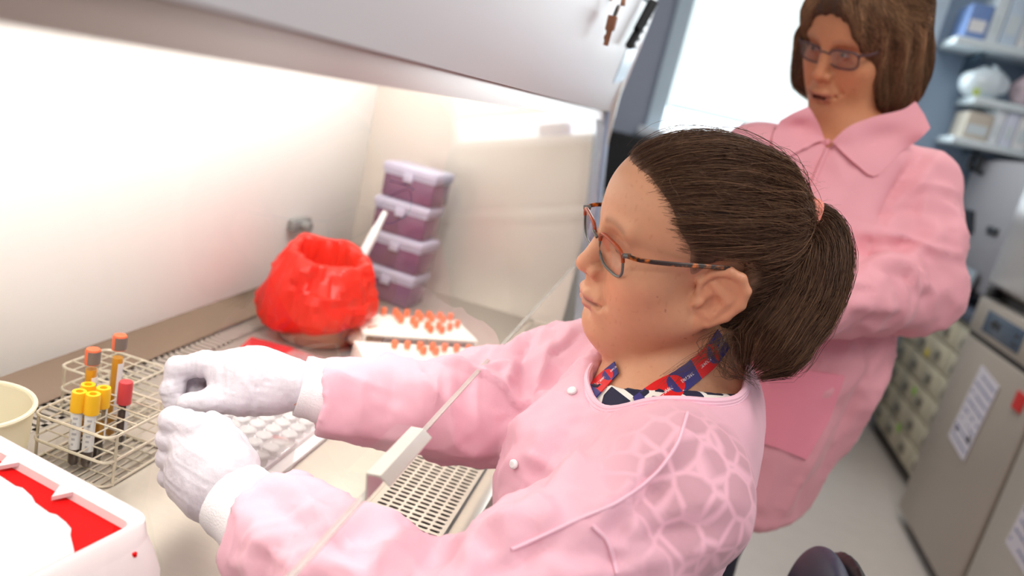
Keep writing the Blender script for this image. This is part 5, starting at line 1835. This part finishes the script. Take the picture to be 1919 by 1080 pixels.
# tiny pale lettering printed along the band
tn = nt.nodes.new('ShaderNodeTexNoise'); tn.noise_dimensions = '2D'; tn.inputs['Scale'].default_value = 1.0; tn.inputs['Detail'].default_value = 0
cb = nt.nodes.new('ShaderNodeCombineXYZ')
nt.links.new(mth('MULTIPLY', uu, 46), cb.inputs[0]); nt.links.new(mth('MULTIPLY', vv, 9), cb.inputs[1]); nt.links.new(cb.outputs[0], tn.inputs['Vector'])
txt = mth('MULTIPLY', mth('GREATER_THAN', tn.outputs['Fac'], .52), mth('LESS_THAN', mth('ABSOLUTE', mth('ADD', vv, .06)), .075))
wd = mth('LESS_THAN', mth('ABSOLUTE', mth('SUBTRACT', mth('FRACT', mth('MULTIPLY', uu, 2.0)), .5)), .30)
mt_ = nt.nodes.new('ShaderNodeMixRGB'); mt_.inputs[2].default_value = (.85, .75, .78, 1)
nt.links.new(mth('MULTIPLY', mth('MULTIPLY', txt, wd), .7), mt_.inputs[0]); nt.links.new(mx.outputs[0], mt_.inputs[1])
nt.links.new(mt_.outputs[0], nt.nodes['Principled BSDF'].inputs['Base Color'])


def ribbon(name, pa, pb, mat, parent, u0, u1, th_=.0012):
    A = catmull(pa, 30); B = catmull(pb, 30)
    P = np.stack([A, (A + B) / 2, B], 1)
    mb = MB().grid(P, th_)
    me = mesh(name, mb, mat)
    uvl = me.uv_layers.new(name='UVMap')
    nv = 30 * 3
    for lp in me.loops:
        i = lp.vertex_index % nv
        uvl.data[lp.index].uv = (u0 + (u1 - u0) * (i // 3) / 29, (i % 3) / 2)
    root = parent
    while root.parent:
        root = root.parent
    me.transform(Matrix.Translation(-Vector(root.location)))
    o = bpy.data.objects.new(name, me); col.objects.link(o); o.parent = parent
    return o


SHB = BVHTree.FromPolygons([tuple(v) for v in V2], [tuple(q) for q in Q2])


def rest(x, y, lift, lo=.70, hi=.93):
    """nearest of skin and shirt under the photo point, lifted towards the viewer"""
    c = [dep(p) for p in (ray_hit(BODY1, x, y), ray_hit(SHB, x, y)) if p is not None]
    d = min(c) if c else hi
    return d - lift


def dep(p):
    return float((RC.T @ (np.asarray(p) - CAM))[2])


def band(name, lo_, up_, parent, u0, u1, lift=.004):
    A = catmull([(x, y, 0) for x, y in lo_], 30); B = catmull([(x, y, 0) for x, y in up_], 30)
    dA = np.array([rest(p[0], p[1], lift) for p in A]); dB = np.array([rest(p[0], p[1], lift) for p in B])
    for _ in range(8):
        for d in (dA, dB):
            d[1:-1] = .5 * d[1:-1] + .25 * (d[2:] + d[:-2])
    pa = [at(p[0], p[1], d) for p, d in zip(A, dA)]; pb = [at(p[0], p[1], d) for p, d in zip(B, dB)]
    return ribbon(name, pa, pb, m_lan, parent, u0, u1)


lan = band('lanyard', [(1205, 790), (1254, 756), (1290, 730), (1318, 708), (1345, 684), (1368, 652)], [(1186, 744), (1225, 716), (1262, 697), (1298, 672), (1326, 646), (1346, 618)], p1, -.25, 1.9)
lan['label'] = 'red and blue printed lanyard'
band('lanyard_far_side', [(1096, 732), (1122, 704), (1152, 678)], [(1118, 746), (1140, 722), (1160, 700)], lan, -.2, .8)

# --- knit cuffs
m_knit = M('knit_cuff', srgb(246, 244, 246), 0.85, var=0.03, scale=300, bump=0.4, bscale=500)


def cuff(a, b_, r0, r1, name='knit_cuff'):
    P = [a + (b_ - a) * t for t in np.linspace(0, 1, 12)]
    rr = [r0 + (r1 - r0) * t + .0008 * math.sin(t * 20) for t in np.linspace(0, 1, 12)]
    mb = MB().tube(P, rr, 40)
    V = np.array(mb.v)
    k = np.arange(len(V)) % 40
    ax_ = np.repeat(np.array(P), 40, 0)
    V = ax_ + (V - ax_) * (1 + .012 * (k % 2))[:, None]
    mb.v = [tuple(p) for p in V]
    obj(name, mb, m_knit, g1, 'white knit cuff')


cuff(at(563, 723, .887), at(665, 746, .905), .0345, .041)
cuff(at(432, 930, .762), at(550, 1022, .732), .0375, .046)

# --- gloves
m_glove = M('glove_nitrile', srgb(212, 206, 214), 0.42, var=0.03, scale=60, bump=0.25, bscale=260, sss=0.0, spec=0.4)


def glove(name, prims, seed, crease):
    pts = np.array([p for ch in prims for p in ch[0]])
    lo = pts.min(0) - .045; hi = pts.max(0) + .045
    f = Field(np.arange(lo[0], hi[0], .0015), np.arange(lo[1], hi[1], .0015), np.arange(lo[2], hi[2], .0015), .012)
    for ch, rad, k, kin in prims:
        g_ = Field(f.X, f.Y, f.Z, .012)
        g_.chain(ch, rad, kin)
        h = np.maximum(k - np.abs(f.d - g_.d), 0) / k
        f.d = np.minimum(f.d, g_.d) - h * h * k * .25
    V, Q = f.mesh(1)
    N = normals(V, Q)
    h = np.zeros(len(V))
    for (a, b_, fr, am) in crease:
        d = (b_ - a) / np.linalg.norm(b_ - a)
        s = (V - a) @ d
        perp = V - a - s[:, None] * d
        q = perp * 22 + d * (s * fr)[:, None] + seed
        w_ = np.exp(-(np.linalg.norm(V - (a + b_) / 2, axis=1) / (np.linalg.norm(b_ - a) * .75)) ** 2)
        h += am * ridged(q) * w_
    h += .0004 * ridged(V * 130 + seed)
    V = V + N * h[:, None]
    return qobj(name, V, Q, m_glove, p1, label=None)


A = at
rw = [A(556, 722, .886), A(520, 716, .885), A(475, 706, .885), A(432, 700, .885)]
gr = [
    (rw, [.0275, .0275, .031, .026], .010, .02),
    ([A(510, 738, .880), A(470, 728, .878), A(430, 712, .878)], [.022, .023, .018], .012, .02),
    ([A(440, 690, .885), A(385, 682, .880), A(333, 690, .876), A(323, 732, .873), A(330, 785, .872)], [.0175, .0140, .0128, .0122, .0098], .006, .006),
    ([A(505, 742, .872), A(450, 748, .864), A(400, 752, .858), A(352, 757, .857)], [.0200, .0165, .0135, .0118], .010, .008),
    ([A(440, 695, .905), A(372, 692, .905), A(352, 715, .902), A(366, 742, .896), A(392, 748, .892)], [.0165, .0130, .012, .011, .0095], .005, .006),
    ([A(445, 702, .925), A(392, 705, .928), A(378, 728, .924), A(398, 748, .915)], [.016, .0125, .011, .0095], .005, .006),
    ([A(455, 712, .942), A(415, 718, .945), A(405, 738, .940), A(420, 752, .932)], [.014, .011, .010, .009], .005, .006),
]
glv = glove('glove', gr, 1.0, [(A(340, 690, .876), A(440, 690, .885), 300, .0006), (A(400, 752, .858), A(520, 735, .88), 120, .0012), (A(323, 710, .873), A(330, 760, .872), 260, .0008)])
glv['label'] = 'white nitrile glove with curled index finger'
# rolled glove rim
ax_ = (A(556, 722, .886) - A(520, 716, .885)); ax_ /= np.linalg.norm(ax_)
e1 = np.cross(ax_, [0, 0, 1]); e1 /= np.linalg.norm(e1); e2 = np.cross(ax_, e1)
c_ = A(546, 721, .886)
obj('glove_rim', MB().tube([c_ + (.0292 + .0006 * math.sin(5 * a)) * (math.cos(a) * e1 + math.sin(a) * e2) + ax_ * .003 * math.sin(2 * a) for a in np.linspace(0, 2 * math.pi, 49)[:-1]], .0017, 8, closed=True), m_glove, glv)

gl = [
    ([A(432, 928, .765), A(405, 905, .768), A(372, 878, .772)], [.030, .034, .031], .012, .02),
    ([A(420, 880, .768), A(385, 850, .768)], [.030, .028], .014, .02),
    ([A(400, 925, .775), A(362, 900, .778)], [.026, .024], .012, .02),
    ([A(415, 838, .772), A(372, 806, .768), A(325, 789, .775), A(322, 787, .800), A(350, 784, .820)], [.0205, .0160, .0132, .012, .010], .004, .006),
    ([A(385, 855, .765), A(350, 832, .765), A(317, 822, .778), A(322, 824, .805), A(350, 825, .815)], [.0165, .0138, .0118, .011, .010], .0035, .006),
    ([A(380, 885, .768), A(345, 866, .768), A(316, 858, .782), A(322, 860, .808), A(348, 862, .815)], [.0165, .0135, .0114, .0105, .0095], .0035, .006),
    ([A(385, 915, .775), A(345, 902, .775), A(318, 894, .788), A(326, 893, .810), A(350, 892, .815)], [.0165, .0128, .0104, .0098, .009], .0035, .006),
    ([A(450, 872, .785), A(432, 832, .800), A(414, 803, .812), A(397, 787, .822)], [.019, .0145, .0112, .0098], .008, .008),
]
glv2 = glove('glove', gl, 4.0, [(A(330, 850, .77), A(450, 880, .77), 40, .0006), (A(370, 950, .77), A(420, 850, .77), 150, .0012), (A(318, 870, .78), A(350, 800, .77), 160, .0007)])
glv2['label'] = 'white nitrile glove closed in a loose fist'

# vial between the fingertips
hv = thing('held_vial', 'tiny clear vial held between the gloved fingertips', 'vial', A(370, 790, .862))
a_, b_ = A(352, 770, .866), A(402, 806, .858)
obj('vial_glass', MB().tube([a_ + (b_ - a_) * t for t in (0, .5, 1)], [.0050, .0050, .0046], 14), m_clearbox, hv)
obj('vial_cap', MB().tube([b_, b_ + (b_ - a_) * .12], .0056, 14), m_white, hv)

# legs, shoes, stool
m_trou = M('trousers_dark', srgb(44, 46, 60), 0.85, var=0.1)
f = Field(np.arange(-.45, .26, .011), np.arange(.62, 1.06, .011), np.arange(.06, .72, .011), .04)
f.u(ell((.06, .855, .60), (.13, .165, .10)))
for y in (.765, .935):
    f.u(cap((.03, .855 + (y - .855) * .8, .585), (-.29, y, .535), .078, .058), .03)
    f.u(cap((-.29, y, .535), (-.20, y, .12), .056, .042), .03)
V, Q = f.mesh(1)
qobj('trousers', V, Q, m_trou, p1)
for y in (.765, .935):
    f = Field(np.arange(-.40, -.10, .008), np.arange(y - .07, y + .07, .008), np.arange(0, .17, .008), .03)
    f.u(cap((-.19, y, .06), (-.31, y, .045), .042, .040)).u(cap((-.19, y, .1), (-.2, y, .06), .042, .042), .03)
    f.keep(lambda x, yy_, z: .012 - z + 0 * x + 0 * yy_, .004)
    V, Q = f.mesh(1)
    qobj('shoe', V, Q, m_black, p1)
ST = np.array((.12, .86, 0.0))
stl = thing('lab_stool', 'dark slate lab chair with rounded backrest behind the seated person', 'chair', ST)
m_up = M('stool_vinyl', srgb(62, 68, 86), 0.42, var=0.05)
m_chrome = M('stool_metal', srgb(170, 170, 175), 0.25, 0.9)
obj('seat', MB().lathe([(0.0005, .44), (.17, .44), (.20, .455), (.205, .475), (.18, .487), (.0005, .487)], 36).move(None, (.08, .86, 0)), m_up, stl)
bcx = at(1546, 1150, .96)
bk_ = Field(np.arange(bcx[0] - .1, bcx[0] + .1, .006), np.arange(bcx[1] - .22, bcx[1] + .22, .006), np.arange(bcx[2] - .22, bcx[2] + .12, .006), .03)
bk_.u(ell((bcx[0], bcx[1], bcx[2] - .06), (.035, .165, .125)))
V, Q = bk_.mesh(2)
qobj('backrest', V, Q, m_up, stl)
bk_ = Field(np.arange(bcx[0] - .1, bcx[0] + .12, .006), np.arange(bcx[1] - .22, bcx[1] + .22, .006), np.arange(bcx[2] - .22, bcx[2] + .12, .006), .03)
bk_.u(ell((bcx[0] + .028, bcx[1] + .004, bcx[2] - .064), (.022, .168, .128)))
V, Q = bk_.mesh(2)
qobj('backrest_shell', V, Q, m_black, stl)
obj('back_post', MB().tube(catmull([(.12, .86, .44), (bcx[0] - .04, .88, .43), (bcx[0] + .04, bcx[1], .52), (bcx[0] + .04, bcx[1], bcx[2] - .08)], 14), .014, 10), m_black, stl)
obj('column', MB().tube([(.08, .86, .06), (.08, .86, .44)], .025, 14), m_chrome, stl)
obj('foot_ring', MB().tube([(.08 + .19 * math.cos(a), .86 + .19 * math.sin(a), .22) for a in np.linspace(0, 2 * math.pi, 33)[:-1]], .009, 8, closed=True), m_chrome, stl)
for k in range(5):
    a = 2 * math.pi * k / 5 + .3
    e = np.array((math.cos(a), math.sin(a), 0))
    lg = obj('leg', MB().tube([np.array((.08, .86, .09)), np.array((.08, .86, .075)) + e * .27], [.02, .013], 8), m_black, stl)
    obj('caster', MB().tube([np.array((.08, .86, .028)) + e * .27 + np.array((-e[1], e[0], 0)) * s for s in (-.018, .018)], .027, 14), m_black, lg)
# ================================================================ standing person
R2 = np.array([[.7449, -.6185, -.2501], [-.6587, -.6221, -.4232], [-.1062, -.48, .8708]])
T2 = np.array([.2377, 1.5217, 1.5331])
w2 = toworld(R2, T2)
l2 = lambda p: (np.asarray(p, float) - T2) @ R2
p2 = thing('person', 'standing person with brown bob and glasses in a pink collared gown, arms folded', 'person', (0.27, 1.53, 0.0))
RS2 = np.array((.122, 1.475, 1.300)); LS2 = np.array((.418, 1.545, 1.322))
RE2 = at(1385, 560, 1.31); LE2 = at(1712, 540, 1.35)
RW2 = at(1415, 600, 1.13); LW2 = at(1520, 562, 1.19)
NK2 = np.array((.272, 1.535, 1.375))
f = Field(axis(-.50, .50, -.086, .086, .002, .016), axis(-.50, .60, -.112, .126, .002, .016), axis(-1.5, .14, -.130, .136, .002, .016), .045)
headprims(f, .004, 0, 0, .002)
f.u(cap((0, -.025, -.035), l2(NK2), .050, .056), .03)
f.u(cap(l2(NK2), l2((.28, 1.53, 1.25)), .06, .08), .04)
f.u(ell(l2((.28, 1.53, 1.22)), (.135, .085, .15), R2), .05)
f.u(ell(l2((.27, 1.53, .98)), (.125, .085, .20), R2), .05)
f.u(ell(l2((.265, 1.53, .80)), (.140, .095, .14), R2), .05)
for sh, el, wr in ((RS2, RE2, RW2), (LS2, LE2, LW2)):
    f.u(cap(l2((.275, 1.53, 1.30)), l2(sh), .05, .045), .04)
    f.u(cap(l2(sh), l2(el), .042, .036), .03)
    f.u(cap(l2(el), l2(wr), .035, .025), .02)
for y, x in ((1.52, .13), (1.54, .265)):
    f.u(cap(l2((x, y, .78)), l2((x, y, .45)), .075, .052), .03)
    f.u(cap(l2((x, y, .45)), l2((x, y + .02, .09)), .052, .036), .02)
V, Q = f.mesh(1)
cols = skin_colors(V, (.62, .275, .135), (.42, .14, .10), (.22, .12, .07), 3, browamt=.3, eye=True)
# the open mouth is dark inside
mo_ = (np.abs(V[:, 0]) < .014) * (np.abs(V[:, 2] + .0615) < .0035) * (V[:, 1] > .07)
cols[mo_] = (.10, .03, .025)
qobj('body', w2(V), Q, m_skin, p2, cols)
BODY2 = BVHTree.FromPolygons([tuple(v) for v in w2(V)], [tuple(q) for q in Q])

# hands folded in front
m_skin2 = M('skin_hand', (.54, .275, .165), 0.45, var=0.06, sss=0.1)
for nm, wr, el in (('hand', RW2, RE2), ('hand', LW2, LE2)):
    d = (wr - el) / np.linalg.norm(wr - el)
    sdw = np.cross(d, (0, 0, 1.0)); sdw /= np.linalg.norm(sdw); up2 = np.cross(sdw, d)
    f = Field(np.arange(wr[0] - .2, wr[0] + .2, .003), np.arange(wr[1] - .2, wr[1] + .2, .003), np.arange(wr[2] - .12, wr[2] + .12, .003), .012)
    f.chain([wr - d * .02, wr + d * .03, wr + d * .07], [.024, .026, .026], .01)
    for k in range(4):
        o_ = up2 * (.024 - .016 * k)
        L_ = (.072, .080, .074, .058)[k]
        b0 = wr + d * .07 + o_
        f.chain([b0, b0 + d * L_ * .5 - sdw * .004, b0 + d * L_ * .8 - sdw * .018, b0 + d * L_ * .85 - sdw * .034], [.0105, .0095, .0085, .0075], .003)
    f.chain([wr + d * .02 + up2 * .02, wr + d * .055 + up2 * .046, wr + d * .085 + up2 * .050 - sdw * .01], [.014, .011, .009], .006)
    V, Q = f.mesh(1)
    qobj(nm, V, Q, m_skin2, p2)

# --- gown
m_gown2 = M('gown_rose', srgb(250, 178, 188), 0.75, var=0.04, scale=700, bump=0.1, bscale=1200, sheen=0.2, trans=0.16)
crumple(m_gown2, 8, 0.5, 0.025)
f = Field(np.arange(-.02, .62, .0075), np.arange(1.0, 1.74, .0075), np.arange(.60, 1.48, .0075), .04)
f.u(ell((.280, 1.52, 1.22), (.165, .110, .185)))
f.u(ell((.272, 1.515, 1.00), (.160, .118, .22)), .06)
f.u(cap((.270, 1.50, .98), (.225, 1.49, .60), .150, .135), .06)
f.u(cap((.30, 1.51, .98), (.262, 1.50, .60), .145, .13), .06)
for y, x in ((1.43, .225), (1.445, .335)):
    f.u(ell((x, y, 1.20), (.07, .06, .075)), .05)
for sh, el, wr, rr in ((RS2, RE2, RW2, (.062, .072, .070, .058)), (LS2, LE2, LW2, (.060, .074, .070, .058))):
    f.u(cap((.275, 1.53, 1.335), sh, .052, .060), .04)
    f.u(cap(sh, sh * .45 + el * .55, rr[0], rr[1]), .035)
    f.u(cap(sh * .45 + el * .55, el, rr[1], rr[2]), .03)
    f.u(cap(el, el * .15 + wr * .85, rr[2], rr[3]), .025)
f.sub(cap(NK2 + np.array((-.004, -.004, -.02)), NK2 + np.array((-.04, -.03, .12)), .064, .09), .008)
for k in range(4):
    pv = at(1553 - 1 * k, 262 - 18 * k, 1.36)
    f.sub(ell(pv + np.array((0, -.02, 0)), (.006 + .010 * k, .06, .02)), .006)
f.keep(lambda x, y, z: .665 + .10 * (x - .30) - z + 0 * y, .004)
V, Q = f.mesh(1)
N = normals(V, Q)
h = folds(V, N, 13, 13)
arm = np.maximum(ss(.1, .4, along(V, LS2, LE2)) * (V[:, 0] > .40), (V[:, 1] < 1.40) * (V[:, 2] < 1.24))
skirt = ss(1.0, .85, V[:, 2])
hv_ = ridged(np.stack([V[:, 0] * 15, V[:, 1] * 15, V[:, 2] * 1.2], 1) + 3)
V = V + N * (.012 * h * (.35 + .85 * arm) * (1 - skirt * .6) + .010 * hv_ * skirt)[:, None]
V = V + N * crease_lines(V, Q, [
    ([(1752, 262), (1706, 322), (1672, 384), (1648, 430)], -.022, .014), ([(1772, 278), (1730, 330), (1700, 372)], .012, .014), ([(1700, 350), (1750, 352), (1796, 362)], .010, .012),
    ([(1648, 430), (1618, 480), (1600, 520)], -.014, .012), ([(1606, 436), (1680, 444), (1750, 470), (1800, 476)], .014, .011), ([(1640, 400), (1700, 390), (1760, 400)], -.008, .014),
    ([(1596, 492), (1660, 488), (1712, 510), (1752, 556)], .014, .013), ([(1640, 500), (1700, 520), (1726, 560)], -.010, .012), ([(1590, 560), (1640, 580), (1690, 576)], .010, .013),
    ([(1690, 520), (1694, 560), (1690, 610)], .008, .010), ([(1770, 400), (1786, 440), (1790, 470)], -.008, .012), ([(1600, 540), (1650, 545)], -.008, .011),
    ([(1540, 290), (1500, 360), (1480, 420)], -.008, .014), ([(1500, 260), (1440, 290)], -.008, .012), ([(1600, 330), (1560, 400), (1540, 460)], .006, .022),
    ([(1690, 640), (1640, 740), (1580, 860)], .010, .014), ([(1660, 640), (1600, 760), (1540, 880)], -.010, .014), ([(1560, 800), (1500, 900), (1460, 980)], .008, .016)])[:, None]
V = laplace(V, Q, .2)
g2 = qobj('gown', V, Q, m_gown2, p2, label='rose pink disposable gown with collar')
GB2 = BVHTree.FromPolygons([tuple(v) for v in V], [tuple(q) for q in Q])


def dep(p):
    return float((RC.T @ (np.asarray(p) - CAM))[2])


def patch(name, rows, bvh, lift, mat, parent, nu=18, nv=14, th_=.0016, label=None, smooth=6):
    """cloth patch laid over bvh: rows are photo polylines, turned into points resting on the surface"""
    R_ = [catmull([(x, y, 0) for x, y in r], nu)[:, :2] for r in rows]
    R_ = np.array(R_)
    t_ = np.linspace(0, len(rows) - 1, nv)
    G = np.zeros((nv, nu, 2))
    for i, t in enumerate(t_):
        a = min(int(t), len(rows) - 2); G[i] = R_[a] * (1 - (t - a)) + R_[a + 1] * (t - a)
    Dp = np.full((nv, nu), np.nan)
    for i in range(nv):
        for j in range(nu):
            p = ray_hit(bvh, *G[i, j])
            if p is not None:
                Dp[i, j] = dep(p)
    med = np.nanmedian(Dp)
    bad = np.isnan(Dp) | (np.abs(Dp - med) > .12)
    Dp[bad] = med
    for _ in range(smooth):
        Dp[1:-1, :] = .5 * Dp[1:-1, :] + .25 * (Dp[2:, :] + Dp[:-2, :])
        Dp[:, 1:-1] = .5 * Dp[:, 1:-1] + .25 * (Dp[:, 2:] + Dp[:, :-2])
    P = np.array([[at(G[i, j, 0], G[i, j, 1], Dp[i, j] - lift) for j in range(nu)] for i in range(nv)])
    return obj(name, MB().grid(P, th_), mat, parent, label)


patch('collar_flap', [[(1560, 266), (1590, 238), (1640, 218), (1690, 206), (1716, 190)], [(1578, 284), (1622, 284), (1668, 256), (1712, 232), (1732, 214)], [(1600, 304), (1640, 330), (1684, 288), (1722, 262), (1744, 240)]], GB2, .007, m_gown2, g2)
patch('collar_flap', [[(1546, 264), (1536, 236), (1524, 214), (1514, 200)], [(1528, 268), (1498, 262), (1484, 236), (1486, 212)], [(1512, 276), (1462, 298), (1446, 262), (1462, 226)]], GB2, .007, m_gown2, g2)
patch('pocket', [[(1398, 676), (1490, 690), (1584, 706)], [(1394, 740), (1470, 766), (1556, 786)], [(1396, 820), (1450, 838), (1512, 862)]], GB2, .004, M('gown_rose_double', srgb(246, 150, 168), 0.75, var=0.03, scale=700), g2)
P_ = on_cloth(GB2, [(1552, 275), (1530, 330), (1510, 390)], .002, 20)
if len(P_) > 4:
    obj('placket', MB().tube(P_, .004, 6), m_gown2, g2)
p = ray_hit(GB2, 1546, 268, .004)
if p is not None:
    obj('snap', MB().tube([p, p + (CAM - p) / np.linalg.norm(CAM - p) * .004], [.006, .004], 10), m_gown2, g2)

# --- glasses
m_rim2 = M('rim_brown', srgb(92, 66, 66), 0.3)
glasses(p2, w2, 'eyeglasses', m_rim2, m_rim2, clear('lens_tinted', (0.90, 0.84, 0.86), 1.5, gain=1.0), m_rim2, w=.0255, h=.0160, yc=.0900, zc=.009, tilt=.10, hinge_z=.020)

# --- bob
f = Field(np.arange(-.13, .13, .003), np.arange(-.145, .12, .003), np.arange(-.16, .16, .003), .035)
f.u(ell((0, -.012, .046), (.090, .106, .094)))
f.u(ell((0, .026, .055), (.074, .066, .066)), .02)
for s in (-1, 1):
    f.u(ell((s * .072, -.012 + (.020 if s < 0 else 0), -.020), (.028, .052, .085)), .03)
f.u(ell((-.088, .030, -.020), (.022, .030, .050)), .02)
f.u(ell((-.094, .034, .012), (.014, .018, .022)), .012)
f.u(ell((0, -.062, -.040), (.080, .050, .085)), .04)
f.sub(ell((0, .095, -.045), (.064, .078, .118)), .018)
f.sub(ell((0.0, .105, .035), (.052, .045, .055)), .02)
f.sub(cap((0, .01, -.10), (0, .0, -.2), .058, .06), .02)
V, Q = f.mesh(2)
N = normals(V, Q)
wv = np.stack([V[:, 0] * 26, V[:, 1] * 26, V[:, 2] * 7], 1)
V = V + N * (.009 * ridged(wv + 2) + .004 * ridged(wv * 2.3 + 7))[:, None]
hair2 = qobj('hair', w2(V), Q, m_hair, p2, np.tile(np.array((.075, .036, .018)), (len(V), 1)))
HB2 = BVHTree.FromPolygons([tuple(v) for v in V], [tuple(q) for q in Q])
paths = []
for k in range(3400):
    side = 1 if rng.random() < .72 else -1
    az = side * rng.uniform(.45, math.pi)           # 0 = face
    el0 = rng.uniform(.75, 1.5); el1 = -rng.uniform(.75, 1.05)
    ph = rng.random() * 6.28; wa = rng.uniform(.01, .09); cu = rng.uniform(0, .03)
    pts = []
    ok = True
    for s_ in np.linspace(0, 1, 16):
        e_ = el0 + (el1 - el0) * s_
        a_ = az * (.35 + .65 * min(1, s_ * 2.2)) + wa * math.sin(ph + s_ * 9)
        d = np.array((math.sin(a_) * math.cos(e_), math.cos(a_) * math.cos(e_), math.sin(e_)))
        c_ = np.array((0, -.012, .02))
        h = HB2.ray_cast(Vector(c_ + d * .3), Vector(-d))
        if h[0] is None:
            ok = False; break
        pts.append(np.array(h[0]) + d * (.0004 + .0012 * rng.random() * s_ + cu * max(0, s_ - .75)))
    if ok:
        pts = np.array(pts)
        st = np.linalg.norm(np.diff(pts, axis=0), axis=1)
        if st.max() < .06:
            paths.append(pts)
paths = np.array(paths)
SV, SQ = strands_mesh(paths, rng.uniform(.0003, .0006, len(paths)))
tone = np.clip(.5 + .55 * noise3(paths[:, 8] * 55) + rng.normal(0, .16, len(paths)), 0, 1) ** 1.6
sc_ = np.repeat(np.array((.060, .028, .014))[None] * (1 - tone[:, None]) + np.array((.44, .235, .12))[None] * tone[:, None], 16 * 3, 0)
o = qobj('strands', w2(SV), SQ, m_hair, hair2, sc_); o['kind'] = 'stuff'

# trousers and shoes
f = Field(np.arange(.08, .46, .009), np.arange(1.40, 1.66, .009), np.arange(.05, .92, .009), .04)
f.u(ell((.215, 1.53, .82), (.125, .095, .10)))
for y, x in ((1.52, .13), (1.54, .265)):
    f.u(cap((x, y, .80), (x, y, .45), .082, .062), .03).u(cap((x, y, .45), (x, y + .02, .10), .062, .055), .02)
V, Q = f.mesh(1)
qobj('trousers', V, Q, m_trou, p2)
for y, x in ((1.52, .13), (1.54, .265)):
    f = Field(np.arange(x - .07, x + .07, .008), np.arange(y - .22, y + .12, .008), np.arange(0, .17, .008), .03)
    f.u(cap((x, y + .04, .055), (x - .02, y - .13, .045), .045, .042)).u(cap((x, y + .02, .11), (x, y + .02, .06), .045, .045), .03)
    f.keep(lambda a, b_, z: .012 - z + 0 * a + 0 * b_, .004)
    V, Q = f.mesh(1)
    qobj('shoe', V, Q, m_black, p2)
